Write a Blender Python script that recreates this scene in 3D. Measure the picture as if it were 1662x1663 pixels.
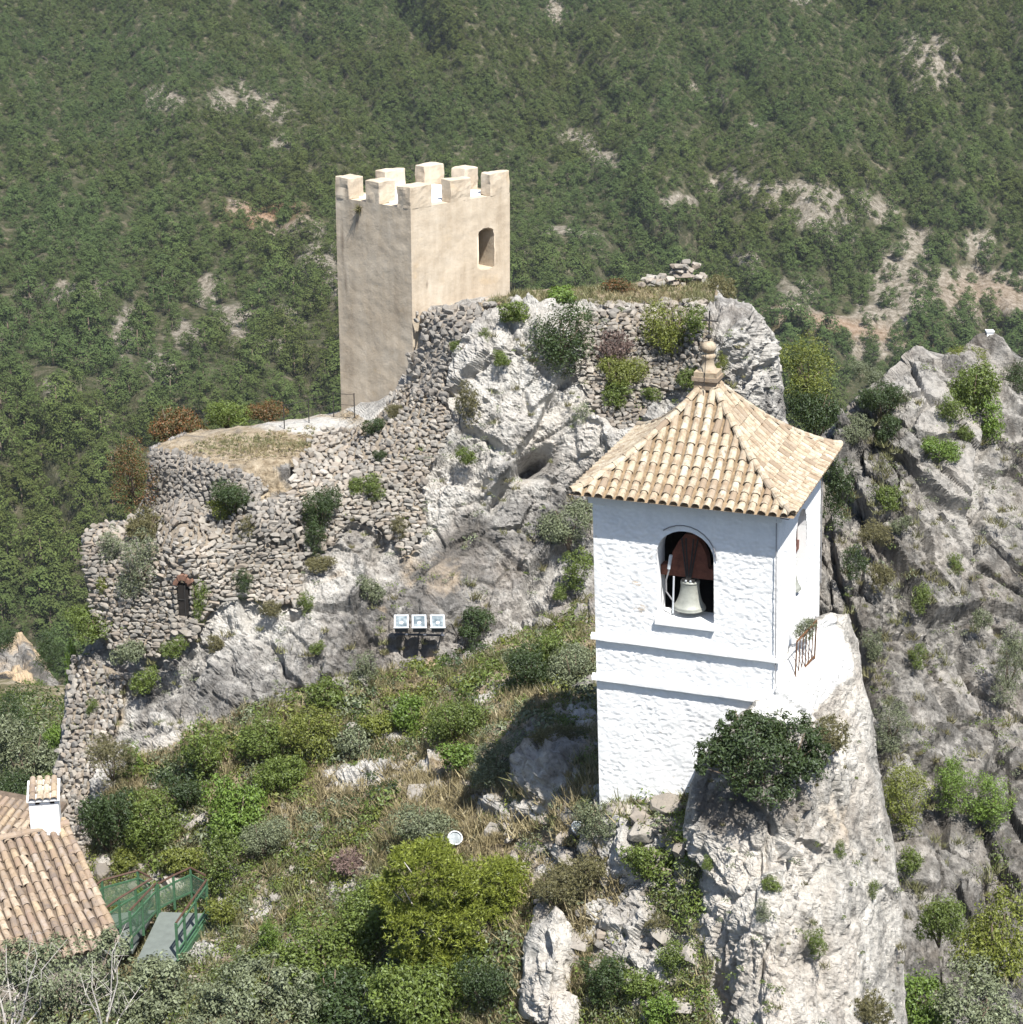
import bpy, bmesh, math, random
import numpy as np
from mathutils import Matrix, Vector
for o in list(bpy.data.objects): bpy.data.objects.remove(o)
SC = bpy.context.scene
COL = SC.collection
R_ = math.radians

# ------------------------------------------------------------------ camera, sky, sun, exposure
F = 3324.0; U0 = 831.0; V0 = 831.5; PITCH = R_(18.5); ZC = 45.0
CP, SP = math.cos(PITCH), math.sin(PITCH)
cam = bpy.data.cameras.new('camera'); camo = bpy.data.objects.new('camera', cam); COL.objects.link(camo)
camo.location = (0, 0, ZC); camo.rotation_euler = (R_(90) - PITCH, 0, 0)
cam.sensor_fit = 'HORIZONTAL'; cam.sensor_width = 36; cam.lens = 72; cam.clip_start = 0.5; cam.clip_end = 8000
SC.camera = camo
SUN_EL = R_(60); SUN_AZ = math.atan2(0.46, -0.89)          # clockwise from +Y
W = bpy.data.worlds.new('World'); SC.world = W; W.use_nodes = True
nt = W.node_tree; nt.nodes.clear()
sky = nt.nodes.new('ShaderNodeTexSky'); sky.sky_type = 'NISHITA'; sky.sun_disc = False
sky.sun_elevation = SUN_EL; sky.sun_rotation = SUN_AZ; sky.altitude = 600; sky.air_density = 1.0; sky.dust_density = 1.5
bg = nt.nodes.new('ShaderNodeBackground'); bg.inputs[1].default_value = 0.085
wo = nt.nodes.new('ShaderNodeOutputWorld')
nt.links.new(sky.outputs[0], bg.inputs[0]); nt.links.new(bg.outputs[0], wo.inputs[0])
sl = bpy.data.lights.new('sun', 'SUN'); sl.energy = 5.0; sl.angle = R_(0.53); sl.color = (1.0, 0.955, 0.88)
so = bpy.data.objects.new('sun', sl); COL.objects.link(so)
sd = Vector((math.sin(SUN_AZ) * math.cos(SUN_EL), math.cos(SUN_AZ) * math.cos(SUN_EL), math.sin(SUN_EL)))
so.rotation_euler = sd.to_track_quat('Z', 'Y').to_euler(); so.location = (20, -20, 100)
SC.view_settings.view_transform = 'Standard'; SC.view_settings.look = 'None'
SC.view_settings.gamma = 1.0; SC.view_settings.exposure = 0.9; SC.view_settings.use_curve_mapping = False
SC.cycles.max_bounces = 6; SC.cycles.diffuse_bounces = 3; SC.cycles.transparent_max_bounces = 8
SC.cycles.volume_bounces = 0; SC.cycles.caustics_reflective = False; SC.cycles.caustics_refractive = False

# ------------------------------------------------------------------ measuring helpers
def dirs(u, v):
    x = (np.asarray(u, float) - U0) / F; y = -(np.asarray(v, float) - V0) / F
    return x, CP + y * SP, -SP + y * CP
def at(u, v, Y):
    x, dy, dz = dirs(u, v); t = np.asarray(Y, float) / dy
    return np.stack([x * t, dy * t, ZC + dz * t], -1)
def atz(u, v, z):
    x, dy, dz = dirs(u, v); t = (z - ZC) / dz
    return np.stack([x * t, dy * t, ZC + dz * t], -1)
def proj(P):
    P = np.asarray(P, float); z = P[:, 1] * CP - (P[:, 2] - ZC) * SP; y = P[:, 1] * SP + (P[:, 2] - ZC) * CP
    return U0 + F * P[:, 0] / z, V0 - F * y / z
def pxm(v, Y):
    return float(Y / (F * dirs(0, v)[1]))          # metres per photo pixel at that place

# ------------------------------------------------------------------ noise (numpy)
_rng = np.random.RandomState(7)
_perm = _rng.permutation(256); _perm = np.concatenate([_perm, _perm, _perm])
_grad = _rng.normal(size=(256, 3)); _grad /= np.linalg.norm(_grad, axis=1)[:, None]
def perlin(p):
    p = np.asarray(p, float); i = np.floor(p).astype(int); f = p - i; i &= 255
    w = f * f * f * (f * (f * 6 - 15) + 10)
    out = 0
    for dx in (0, 1):
        for dy in (0, 1):
            for dz in (0, 1):
                h = _perm[_perm[_perm[(i[:, 0] + dx) & 255] + ((i[:, 1] + dy) & 255)] + ((i[:, 2] + dz) & 255)]
                g = _grad[h & 255]; d = f - np.array([dx, dy, dz])
                n = (g * d).sum(1)
                out = out + n * (w[:, 0] if dx else 1 - w[:, 0]) * (w[:, 1] if dy else 1 - w[:, 1]) * (w[:, 2] if dz else 1 - w[:, 2])
    return out * 1.5
def fbm(p, oct=5, gain=0.5, lac=2.03):
    a = 1.0; s = 0; n = 0; p = np.asarray(p, float)
    for k in range(oct):
        s = s + a * perlin(p + 17.3 * k); n += a; a *= gain; p = p * lac
    return s / n
def ridged(p, oct=4):
    a = 1.0; s = 0; n = 0; p = np.asarray(p, float)
    for k in range(oct):
        s = s + a * (1 - 2.2 * np.abs(perlin(p + 31.7 * k))); n += a; a *= .5; p = p * 2.07
    return s / n
_h1 = _rng.rand(1024, 3); _h2 = _rng.normal(size=(1024, 3)); _h3 = _rng.rand(1024)
def worley(p):
    """tilted blocks with cracks: returns block height (-1..1) and crack (0..1)"""
    p = np.asarray(p, float); i0 = np.floor(p).astype(int); n = len(p)
    b1 = np.full(n, 9.); b2 = np.full(n, 9.); h1 = np.zeros(n); h2 = np.zeros(n)
    for dx in (-1, 0, 1):
        for dy in (-1, 0, 1):
            for dz in (-1, 0, 1):
                c = i0 + np.array([dx, dy, dz])
                h = (c[:, 0] * 73856093 ^ c[:, 1] * 19349663 ^ c[:, 2] * 83492791) & 1023
                r = p - c - _h1[h]; d = np.sqrt((r ** 2).sum(1)); hv = (_h3[h] * 2 - 1) * .6 + (r * _h2[h]).sum(1) * .55
                n1 = d < b1; n2 = ~n1 & (d < b2)
                b2 = np.where(n1, b1, np.where(n2, d, b2)); h2 = np.where(n1, h1, np.where(n2, hv, h2)); b1 = np.where(n1, d, b1); h1 = np.where(n1, hv, h1)
    e = np.clip((b2 - b1) / .10, 0, 1); e = e * e * (3 - 2 * e)
    return h1 * (.5 + .5 * e) + h2 * (.5 - .5 * e), np.clip(1 - (b2 - b1) / .12, 0, 1)

class TPS:
    def __init__(s, pts, reg=1e-3):
        a = np.array(pts, float); s.x = a[:, :2] / 500.; n = len(a)
        K = s.phi(s.x, s.x) + reg * np.eye(n); P = np.hstack([np.ones((n, 1)), s.x])
        A = np.zeros((n + 3, n + 3)); A[:n, :n] = K; A[:n, n:] = P; A[n:, :n] = P.T
        s.c = np.linalg.solve(A, np.concatenate([a[:, 2], np.zeros(3)]))
    @staticmethod
    def phi(a, b):
        r2 = ((a[:, None] - b[None]) ** 2).sum(2); return .5 * r2 * np.log(r2 + 1e-9)
    def __call__(s, u, v):
        u = np.asarray(u, float); sh = u.shape
        q = np.stack([u.ravel(), np.broadcast_to(np.asarray(v, float), sh).ravel()], 1) / 500.
        out = np.empty(len(q)); n = len(s.x)
        for k in range(0, len(q), 20000):
            z = q[k:k + 20000]; out[k:k + 20000] = s.phi(z, s.x) @ s.c[:n] + s.c[n] + z @ s.c[n + 1:]
        return out.reshape(sh)

def inpoly(u, v, poly):
    u = np.asarray(u, float); v = np.asarray(v, float); c = np.zeros(u.shape, bool); n = len(poly)
    for i in range(n):
        x1, y1 = poly[i]; x2, y2 = poly[(i + 1) % n]
        if y1 == y2: continue
        c ^= ((y1 > v) != (y2 > v)) & (u < (x2 - x1) * (v - y1) / (y2 - y1) + x1)
    return c
def polydist(u, v, poly):
    """signed distance (negative inside) and nearest boundary point"""
    u = np.asarray(u, float); v = np.asarray(v, float); best = np.full(u.shape, 1e9); bu = u.copy(); bv = v.copy(); n = len(poly)
    for i in range(n):
        x1, y1 = poly[i]; x2, y2 = poly[(i + 1) % n]; dx, dy = x2 - x1, y2 - y1
        t = np.clip(((u - x1) * dx + (v - y1) * dy) / (dx * dx + dy * dy + 1e-9), 0, 1)
        pu, pv = x1 + t * dx, y1 + t * dy; d = np.hypot(u - pu, v - pv); m = d < best
        best = np.where(m, d, best); bu = np.where(m, pu, bu); bv = np.where(m, pv, bv)
    return np.where(inpoly(u, v, poly), -best, best), bu, bv
def blob(u, v, cu, cv, ru, rv, ang=0):
    a = R_(ang); x = (u - cu) * math.cos(a) + (v - cv) * math.sin(a); y = -(u - cu) * math.sin(a) + (v - cv) * math.cos(a)
    return np.exp(-((x / ru) ** 2 + (y / rv) ** 2))

# ------------------------------------------------------------------ mesh helpers
def mesh_np(name, V, faces, attrs=None, smooth=True):
    """faces: (n,3) or (n,4) array or list of such arrays"""
    me = bpy.data.meshes.new(name); V = np.asarray(V, np.float32)
    fl = faces if isinstance(faces, list) else [faces]
    fl = [np.asarray(f, np.int32) for f in fl if len(f)]
    loops = np.concatenate([f.ravel() for f in fl]); tot = np.concatenate([np.full(len(f), f.shape[1], np.int32) for f in fl])
    st = np.concatenate([[0], np.cumsum(tot)[:-1]]).astype(np.int32)
    me.vertices.add(len(V)); me.vertices.foreach_set('co', V.ravel())
    me.loops.add(len(loops)); me.loops.foreach_set('vertex_index', loops)
    me.polygons.add(len(tot)); me.polygons.foreach_set('loop_start', st); me.polygons.foreach_set('loop_total', tot)
    me.polygons.foreach_set('use_smooth', np.full(len(tot), smooth))
    if attrs:
        for k, a in attrs.items():
            at_ = me.attributes.new(k, 'FLOAT_COLOR', 'POINT')
            c = np.ones((len(V), 4), np.float32); a = np.asarray(a); c[:, :a.shape[1]] = a; at_.data.foreach_set('color', c.ravel())
    me.update(calc_edges=True); me.validate()
    return me
def link(name, me, mat=None, parent=None, M=None):
    o = bpy.data.objects.new(name, me); COL.objects.link(o)
    if mat is not None and me is not None and len(me.materials) == 0: me.materials.append(mat)
    if parent is not None: o.parent = parent
    if M is not None: o.matrix_local = M
    return o
def tag(o, label, cat, group=None, kind=None):
    o['label'] = label; o['category'] = cat
    if group: o['group'] = group
    if kind: o['kind'] = kind
    return o
def empty(name, loc, label=None, cat=None, group=None):
    o = bpy.data.objects.new(name, None); COL.objects.link(o); o.location = tuple(loc); o.empty_display_size = .3
    if label: tag(o, label, cat, group)
    return o
def structure(o, label=None):
    o['kind'] = 'structure'
    if label: o['label'] = label
    return o
class MB:
    """collects simple solids in world coordinates; build() makes one mesh local to its parent"""
    def __init__(s): s.V = []; s.Fq = []; s.Ft = []; s.n = 0
    def add(s, V, quads=(), tris=()):
        V = np.asarray(V, float); s.V.append(V)
        if len(quads): s.Fq.append(np.asarray(quads) + s.n)
        if len(tris): s.Ft.append(np.asarray(tris) + s.n)
        s.n += len(V); return s
    BOXQ = [(0, 1, 3, 2), (4, 6, 7, 5), (0, 4, 5, 1), (2, 3, 7, 6), (0, 2, 6, 4), (1, 5, 7, 3)]
    def box(s, o, a, b, c):
        """parallelepiped: origin o and edge vectors a, b, c"""
        o, a, b, c = [np.asarray(x, float) for x in (o, a, b, c)]
        V = [o + i * a + j * b + k * c for i in (0, 1) for j in (0, 1) for k in (0, 1)]
        return s.add(V, s.BOXQ)
    def tube(s, pts, r, seg=6, cap=True):
        P = np.asarray(pts, float); r = np.broadcast_to(np.asarray(r, float), (len(P),))
        T = np.gradient(P, axis=0); T /= np.linalg.norm(T, axis=1)[:, None] + 1e-9
        ref = np.array([0, 0, 1.]) if abs(T[0, 2]) < .9 else np.array([1., 0, 0])
        V = []
        for p, t, rr in zip(P, T, r):
            a = np.cross(t, ref); a /= np.linalg.norm(a) + 1e-9; b = np.cross(t, a)
            for k in range(seg):
                w = 2 * math.pi * k / seg; V.append(p + rr * (math.cos(w) * a + math.sin(w) * b))
        q = [(i * seg + k, i * seg + (k + 1) % seg, (i + 1) * seg + (k + 1) % seg, (i + 1) * seg + k) for i in range(len(P) - 1) for k in range(seg)]
        t = []
        if cap:
            V += [P[0], P[-1]]; m = len(P) * seg
            t = [(m, (k + 1) % seg, k) for k in range(seg)] + [(m + 1, (len(P) - 1) * seg + k, (len(P) - 1) * seg + (k + 1) % seg) for k in range(seg)]
        return s.add(V, q, t)
    def lathe(s, c, prof, seg=20, axis=(0, 0, 1)):
        """prof: list of (radius, height)"""
        ax = Vector(axis).normalized(); q = Vector((0, 0, 1)).rotation_difference(ax)
        V = []
        for r, h in prof:
            for k in range(seg):
                w = 2 * math.pi * k / seg; V.append(np.array(q @ Vector((r * math.cos(w), r * math.sin(w), h))) + np.asarray(c, float))
        n = len(prof)
        return s.add(V, [(i * seg + k, i * seg + (k + 1) % seg, (i + 1) * seg + (k + 1) % seg, (i + 1) * seg + k) for i in range(n - 1) for k in range(seg)])
    def build(s, name, mat, parent=None, smooth=False, attrs=None):
        V = np.concatenate(s.V)
        if parent is not None: V = V - np.array(world_loc(parent))
        fs = []
        if s.Fq: fs.append(np.concatenate(s.Fq))
        if s.Ft: fs.append(np.concatenate(s.Ft))
        return link(name, mesh_np(name, V, fs, attrs, smooth), mat, parent)
def world_loc(o):
    l = Vector((0, 0, 0))
    while o is not None: l = l + o.location; o = o.parent
    return l

# ------------------------------------------------------------------ materials
class NT:
    def __init__(s, name):
        s.m = bpy.data.materials.new(name); s.m.use_nodes = True; s.t = s.m.node_tree; s.t.nodes.clear()
        s.out = s.n('ShaderNodeOutputMaterial')
    def n(s, typ, **kw):
        nd = s.t.nodes.new(typ)
        for k, v in kw.items(): setattr(nd, k, v)
        return nd
    def l(s, a, b): s.t.links.new(a, b)
    def put(s, sock, val):
        if isinstance(val, bpy.types.NodeSocket): s.l(val, sock)
        elif isinstance(val, (tuple, list)): sock.default_value = tuple(val) + ((1,) if len(val) == 3 and len(sock.default_value) == 4 else ())
        else: sock.default_value = val
    def coord(s, obj=False):
        return s.n('ShaderNodeTexCoord').outputs['Object'] if obj else s.n('ShaderNodeNewGeometry').outputs['Position']
    def mapping(s, vec, scale=(1, 1, 1), rot=(0, 0, 0), loc=(0, 0, 0)):
        m = s.n('ShaderNodeMapping'); s.l(vec, m.inputs[0]); m.inputs['Scale'].default_value = scale; m.inputs['Rotation'].default_value = rot
        s.put(m.inputs['Location'], loc); return m.outputs[0]
    def noise(s, vec, scale, detail=6, rough=.6, dist=0):
        n = s.n('ShaderNodeTexNoise'); s.l(vec, n.inputs['Vector']); n.inputs['Scale'].default_value = scale
        n.inputs['Detail'].default_value = detail; n.inputs['Roughness'].default_value = rough; n.inputs['Distortion'].default_value = dist
        return n.outputs[0]
    def voro(s, vec, scale, feature='F1', out='Distance'):
        n = s.n('ShaderNodeTexVoronoi', feature=feature); s.l(vec, n.inputs['Vector']); n.inputs['Scale'].default_value = scale; return n.outputs[out]
    def ramp(s, fac, *stops):
        r = s.n('ShaderNodeValToRGB'); s.put(r.inputs[0], fac); e = r.color_ramp.elements
        while len(e) < len(stops): e.new(.5)
        for k, (p, c) in enumerate(stops):
            e[k].position = p; c = (c, c, c) if not isinstance(c, (tuple, list)) else c; e[k].color = tuple(c) + (1,)
        return r.outputs[0]
    def mix(s, fac, a, b, mode='MIX'):
        m = s.n('ShaderNodeMix', data_type='RGBA', blend_type=mode)
        s.put(m.inputs[0], fac); s.put(m.inputs[6], a); s.put(m.inputs[7], b); return m.outputs[2]
    def math(s, op, a, b=0., c=None, clamp=False):
        m = s.n('ShaderNodeMath', operation=op); m.use_clamp = clamp; s.put(m.inputs[0], a); s.put(m.inputs[1], b)
        if c is not None: s.put(m.inputs[2], c)
        return m.outputs[0]
    def rand(s):
        a = s.n('ShaderNodeObjectInfo').outputs['Random']; b = s.n('ShaderNodeNewGeometry').outputs['Random Per Island']
        return s.math('FRACT', s.math('ADD', a, b))
    def objrand(s): return s.n('ShaderNodeObjectInfo').outputs['Random']
    def islrand(s): return s.n('ShaderNodeNewGeometry').outputs['Random Per Island']
    def attr(s, name): return s.n('ShaderNodeAttribute', attribute_name=name)
    def sep(s, col):
        n = s.n('ShaderNodeSeparateColor'); s.l(col, n.inputs[0]); return n.outputs
    def bump(s, h, strength=.5, dist=.05, normal=None):
        b = s.n('ShaderNodeBump'); s.l(h, b.inputs['Height']); b.inputs['Strength'].default_value = strength; b.inputs['Distance'].default_value = dist
        if normal is not None: s.l(normal, b.inputs['Normal'])
        return b.outputs[0]
    def principled(s, col, rough=.9, normal=None, metal=0, spec=.25):
        p = s.n('ShaderNodeBsdfPrincipled'); s.put(p.inputs['Base Color'], col); s.put(p.inputs['Roughness'], rough)
        p.inputs['Metallic'].default_value = metal; p.inputs['Specular IOR Level'].default_value = spec
        if normal is not None: s.l(normal, p.inputs['Normal'])
        s.l(p.outputs[0], s.out.inputs[0]); return s.m

def mat_rock(name, grey=(.215, .207, .197), white=(.51, .495, .465), warm=(.50, .43, .36), bias=0., bk=1., sk=.45, srot=24):
    t = NT(name); P = t.coord(); a = t.sep(t.attr('pv').outputs['Color'])
    big = t.noise(P, .22, 5, .62, .4); mid = t.noise(P, 1.1, 8, .68, .5); fine = t.noise(P, 7, 8, .7)
    streak = t.noise(t.mapping(P, (1.6, 1.6, .35 if sk < .6 else .2), (0, R_(srot), 0)), 1.6, 7, .68, .6)
    f = t.math('ADD', t.math('MULTIPLY', big, .7), t.math('MULTIPLY', mid, .75))
    f = t.math('ADD', f, t.math('MULTIPLY', streak, sk)); f = t.math('ADD', f, t.math('MULTIPLY', fine, .35))
    f = t.math('ADD', f, t.math('MULTIPLY', t.math('SUBTRACT', a[0], .5), 1.0)); f = t.math('ADD', f, bias)
    f = t.math('SUBTRACT', f, .72 + (sk - .45) * .5)
    c = t.ramp(f, (.24, tuple(x * .5 for x in grey)), (.36, grey), (.47, tuple((x + y) / 2 for x, y in zip(grey, white))), (.58, white))
    w = t.ramp(t.noise(t.mapping(P, loc=(31, 7, 3)), .5, 6, .65), (.45, 0.), (.7, 1.))
    c = t.mix(t.math('MULTIPLY', w, .5), c, t.mix(.65, c, warm))
    oc = t.ramp(t.math('ADD', a[1], t.math('MULTIPLY', t.math('SUBTRACT', mid, .5), .9)), (.3, 0.), (.62, 1.))
    c = t.mix(t.math('MULTIPLY', oc, .85), c, t.mix(fine, (.40, .27, .15), (.62, .5, .34)))
    pit = t.ramp(t.noise(t.mapping(P, loc=(13, 5, 33)), 9, 7, .78), (.34, .75), (.44, 0.)); c = t.mix(pit, c, (.085, .08, .075))
    lich = t.ramp(t.noise(t.mapping(P, loc=(3, 57, 3)), 2.6, 8, .72), (.56, 0.), (.66, 1.))
    c = t.mix(t.math('MULTIPLY', lich, .55), c, (.13, .13, .125))
    soilc = t.mix(t.ramp(t.noise(P, 3.1, 7, .7), (.35, 0.), (.65, 1.)), (.20, .155, .10), (.46, .39, .29))
    so_ = t.ramp(t.math('ADD', a[2], t.math('MULTIPLY', t.math('SUBTRACT', mid, .5), 1.1)), (.36, 0.), (.6, 1.))
    c = t.mix(so_, c, soilc)
    pa = t.math('SUBTRACT', 1., t.attr('pv').outputs['Alpha']); c = t.mix(t.ramp(t.math('ADD', pa, t.math('MULTIPLY', t.math('SUBTRACT', mid, .5), .7)), (.42, 0.), (.58, 1.)), c, (.82, .82, .81))
    hb = t.math('ADD', t.math('MULTIPLY', t.noise(P, 3.5, 9, .72, .3), 1.0), t.math('MULTIPLY', t.voro(P, 6, 'DISTANCE_TO_EDGE'), .25))
    n = t.bump(hb, .9 * bk, .22)
    n = t.bump(t.noise(P, 22, 5, .7), .55 * bk, .03, n)
    return t.principled(c, .93, n, spec=.15)

def mat_leaf(name, col, var=.35, trans=.3, hue=None, gloss=.03, patch=None):
    t = NT(name); r = t.islrand(); r2 = t.objrand()
    dark = tuple(x * (1 - var) for x in col); light = tuple(min(1, x * (1 + var * 1.1)) for x in col)
    c = t.ramp(r, (0., dark), (.55, col), (1., light))
    if hue: c = t.mix(t.ramp(r2, (.2, 0.), (1., .75)), c, hue)
    c = t.mix(t.math('MULTIPLY', r2, .75 if patch else .35), c, t.mix(.62, c, (0.02, .025, .012)))
    if patch: c = t.mix(t.ramp(t.noise(t.coord(), .011, 4, .6), (.4, 0.), (.62, 1.)), c, t.mix(.65, c, patch))  # broad tone patches: tree species, plus slope light and shade put into colour
    d = t.n('ShaderNodeBsdfDiffuse'); t.l(c, d.inputs[0])
    tr = t.n('ShaderNodeBsdfTranslucent'); t.l(t.mix(.4, c, (.25, .3, .02), 'MIX') if trans > .2 else c, tr.inputs[0])
    m = t.n('ShaderNodeMixShader'); m.inputs[0].default_value = trans; t.l(d.outputs[0], m.inputs[1]); t.l(tr.outputs[0], m.inputs[2])
    g = t.n('ShaderNodeBsdfGlossy'); g.inputs['Roughness'].default_value = .5; g.inputs[0].default_value = (.8, .85, .9, 1)
    m2 = t.n('ShaderNodeMixShader'); m2.inputs[0].default_value = gloss; t.l(m.outputs[0], m2.inputs[1]); t.l(g.outputs[0], m2.inputs[2])
    t.l(m2.outputs[0], t.out.inputs[0]); return t.m
def mat_plain(name, col, rough=.7, var=.25, scale=8, bump=.3, bd=.01, metal=0, spec=.3):
    t = NT(name); P = t.coord(); n = t.noise(P, scale, 6, .65)
    c = t.mix(t.ramp(n, (.3, 0.), (.7, 1.)), tuple(x * (1 - var) for x in col), tuple(min(1, x * (1 + var)) for x in col))
    return t.principled(c, rough, t.bump(t.noise(P, scale * 4, 4), bump, bd), metal, spec)
M = {}
M['crag'] = mat_rock('crag_limestone', bias=.05)
M['outcrop'] = mat_rock('outcrop_limestone', (.25, .24, .222), (.60, .575, .53), (.48, .375, .285), .07)
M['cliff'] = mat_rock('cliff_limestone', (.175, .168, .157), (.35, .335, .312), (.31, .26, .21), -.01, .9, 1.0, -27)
def mat_stone(name, pal, dirt=(.33, .25, .17)):
    t = NT(name); r = t.rand(); P = t.coord()
    c = t.ramp(r, *[(k / (len(pal) - 1), p) for k, p in enumerate(pal)])
    big = t.ramp(t.noise(P, .45, 5, .6), (.38, .72), (.62, 1.05)); c = t.mix(1., c, big, 'MULTIPLY')
    n = t.noise(P, 5, 7, .7)
    c = t.mix(t.ramp(n, (.42, 0.), (.68, .75)), c, t.mix(.6, c, (.14, .135, .13)))
    return t.principled(c, .93, t.bump(t.noise(P, 14, 6, .7), .7, .04), spec=.15)
M['stone'] = mat_stone('pale_rubble_stone', [(.26, .245, .222), (.38, .35, .305), (.22, .21, .195), (.33, .28, .228), (.43, .40, .36), (.27, .23, .19), (.37, .34, .295), (.30, .28, .25)])
M['stone_grey'] = mat_stone('grey_coursed_stone', [(.22, .207, .19), (.31, .288, .258), (.19, .182, .17), (.27, .24, .207), (.35, .325, .29)])
M['mortar'] = mat_plain('earth_mortar', (.235, .20, .158), .95, .35, 5, .8, .05)
M['mortar_grey'] = mat_plain('grey_mortar', (.27, .24, .205), .95, .35, 5, .8, .05)
M['brick'] = mat_plain('brick_red', (.17, .095, .068), .9, .35, 9)
def mat_plaster_tower():
    t = NT('tan_lime_plaster'); P = t.coord()
    big = t.noise(P, .55, 7, .65, .4); mid = t.noise(P, 2.4, 8, .7, .3)
    st = t.noise(t.mapping(P, (3.2, 3.2, .35)), 1.0, 7, .65)
    f = t.math('ADD', t.math('MULTIPLY', big, .55), t.math('ADD', t.math('MULTIPLY', mid, .3), t.math('MULTIPLY', st, .35)))
    c = t.ramp(f, (.44, (.35, .285, .215)), (.56, (.445, .375, .29)), (.66, (.51, .44, .35)), (.76, (.57, .505, .415)))
    oc = t.ramp(t.noise(t.mapping(P, loc=(9, 2, 4)), .9, 7, .7), (.6, 0.), (.75, .6)); c = t.mix(oc, c, (.58, .43, .25))
    dk = t.ramp(t.noise(t.mapping(P, (2.2, 2.2, .28), loc=(5, 1, 2)), 1.3, 8, .72), (.57, 0.), (.76, .32)); c = t.mix(dk, c, (.27, .22, .17))
    sc_ = t.sep(t.attr('stain').outputs['Color']); nn_ = t.math('MULTIPLY', t.math('SUBTRACT', mid, .5), 1.1)
    c = t.mix(t.math('MULTIPLY', t.ramp(t.math('ADD', sc_[0], nn_), (.3, 0.), (.75, 1.)), .75), c, (.19, .155, .12)); c = t.mix(t.math('MULTIPLY', t.ramp(t.math('ADD', sc_[1], nn_), (.35, 0.), (.8, 1.)), .7), c, (.52, .385, .225))
    n = t.bump(t.noise(P, 2.6, 8, .65), .4, .07); n = t.bump(t.noise(P, 14, 5, .7), .45, .015, n)
    return t.principled(c, .93, n, spec=.15)
M['plaster'] = mat_plaster_tower()
def mat_whitewash(name='whitewash', dirt=.5):
    t = NT(name); P = t.coord()
    n1 = t.noise(P, 2.2, 8, .7); st = t.noise(t.mapping(P, (4, 4, .5)), 1.2, 7, .7)
    c = t.ramp(n1, (.3, (.74, .75, .76)), (.6, (.84, .845, .845)))
    c = t.mix(t.ramp(st, (.55, 0.), (.75, dirt * .45)), c, (.5, .48, .44))
    pe = t.math('MULTIPLY', t.ramp(t.noise(t.mapping(P, (1, 1, 1.6), loc=(2, 8, 1)), 2.1, 8, .75), (.625, 0.), (.69, 1.)), dirt)
    c = t.mix(pe, c, (.40, .31, .22))
    st_ = t.sep(t.attr('stain').outputs['Color'])[0]; pf = t.ramp(t.math('ADD', st_, t.math('MULTIPLY', t.math('SUBTRACT', t.noise(t.mapping(P, (1, 1, 1.7)), 9, 7, .75), .5), 1.4)), (.5, 0.), (.66, 1.))
    c = t.mix(t.math('MULTIPLY', pf, .8), c, t.mix(t.noise(P, 20, 4), (.30, .22, .15), (.55, .46, .34)))
    n = t.bump(t.noise(P, 34, 4, .65), .35, .012)
    return t.principled(c, .88, n, spec=.2)
M['white'] = mat_whitewash()
M['white_clean'] = mat_whitewash('clean_whitewash', .15)
def mat_tile(name, pal, lich=.6):
    t = NT(name); r = t.rand(); P = t.coord()
    c = t.ramp(r, *[(k / (len(pal) - 1), p) for k, p in enumerate(pal)])
    n = t.noise(P, 6, 8, .72); c = t.mix(t.ramp(n, (.45, 0.), (.63, lich)), c, (.26, .195, .135))
    n2 = t.noise(t.mapping(P, loc=(4, 4, 9)), 9, 7, .75); c = t.mix(t.ramp(n2, (.56, 0.), (.68, lich * .85)), c, (.12, .10, .08))
    return t.principled(c, .9, t.bump(t.noise(P, 25, 5, .7), .5, .02), spec=.15)
M['tile'] = mat_tile('straw_clay_tile', [(.36, .295, .21), (.47, .415, .32), (.41, .345, .255), (.50, .45, .36), (.25, .195, .145), (.44, .38, .29), (.49, .435, .34)], 1.)
M['tile_old'] = mat_tile('weathered_clay_tile', [(.17, .125, .10), (.36, .29, .22), (.21, .165, .14), (.46, .38, .29), (.16, .13, .11), (.33, .28, .24), (.24, .175, .135), (.40, .32, .22)], 1.)
M['tile_bed'] = mat_plain('tile_bedding', (.24, .175, .11), .95, .4, 7, .8, .03)
M['bed_dark'] = mat_plain('roof_dirt', (.13, .1, .075), .95, .4, 9, .8, .03)
M['bark'] = mat_plain('bark', (.13, .1, .075), .95, .4, 12, .8, .02)
M['deadwood'] = mat_plain('bleached_wood', (.46, .43, .40), .9, .25, 12, .5, .01)
M['dark'] = mat_plain('interior_shade', (.022, .019, .017), .95, .3, 4)  # near-black colour standing in for the shade of interiors
M['wood'] = mat_plain('red_brown_wood', (.13, .045, .028), .6, .4, 9, .4, .008)
M['iron'] = mat_plain('black_iron', (.035, .033, .032), .6, .3, 20)
M['bronze'] = mat_plain('pale_patina_bronze', (.33, .34, .305), .55, .18, 7, .15, .004, .25)
M['rust'] = mat_plain('rusty_iron', (.11, .055, .027), .85, .35, 12)
M['greymetal'] = mat_plain('grey_painted_metal', (.50, .53, .56), .5, .1, 12)
M['darkmetal'] = mat_plain('dark_blue_grey_metal', (.06, .068, .09), .5, .2, 12)
M['greenpaint'] = mat_plain('green_paint', (.055, .125, .07), .55, .22, 10)
M['deck'] = mat_plain('green_grey_deck', (.14, .16, .15), .8, .15, 5)
M['rail'] = mat_plain('brown_handrail', (.085, .05, .036), .6, .3, 14)
M['cable'] = mat_plain('grey_cable', (.22, .22, .23), .6, .1, 14)
def mat_glass():
    t = NT('floodlight_glass'); P = t.coord()
    c = t.ramp(t.noise(P, 5, 3), (.4, (.10, .13, .15)), (.62, (.26, .3, .32)))
    return t.principled(c, .25, spec=.35)
M['glass'] = mat_glass()
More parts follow.
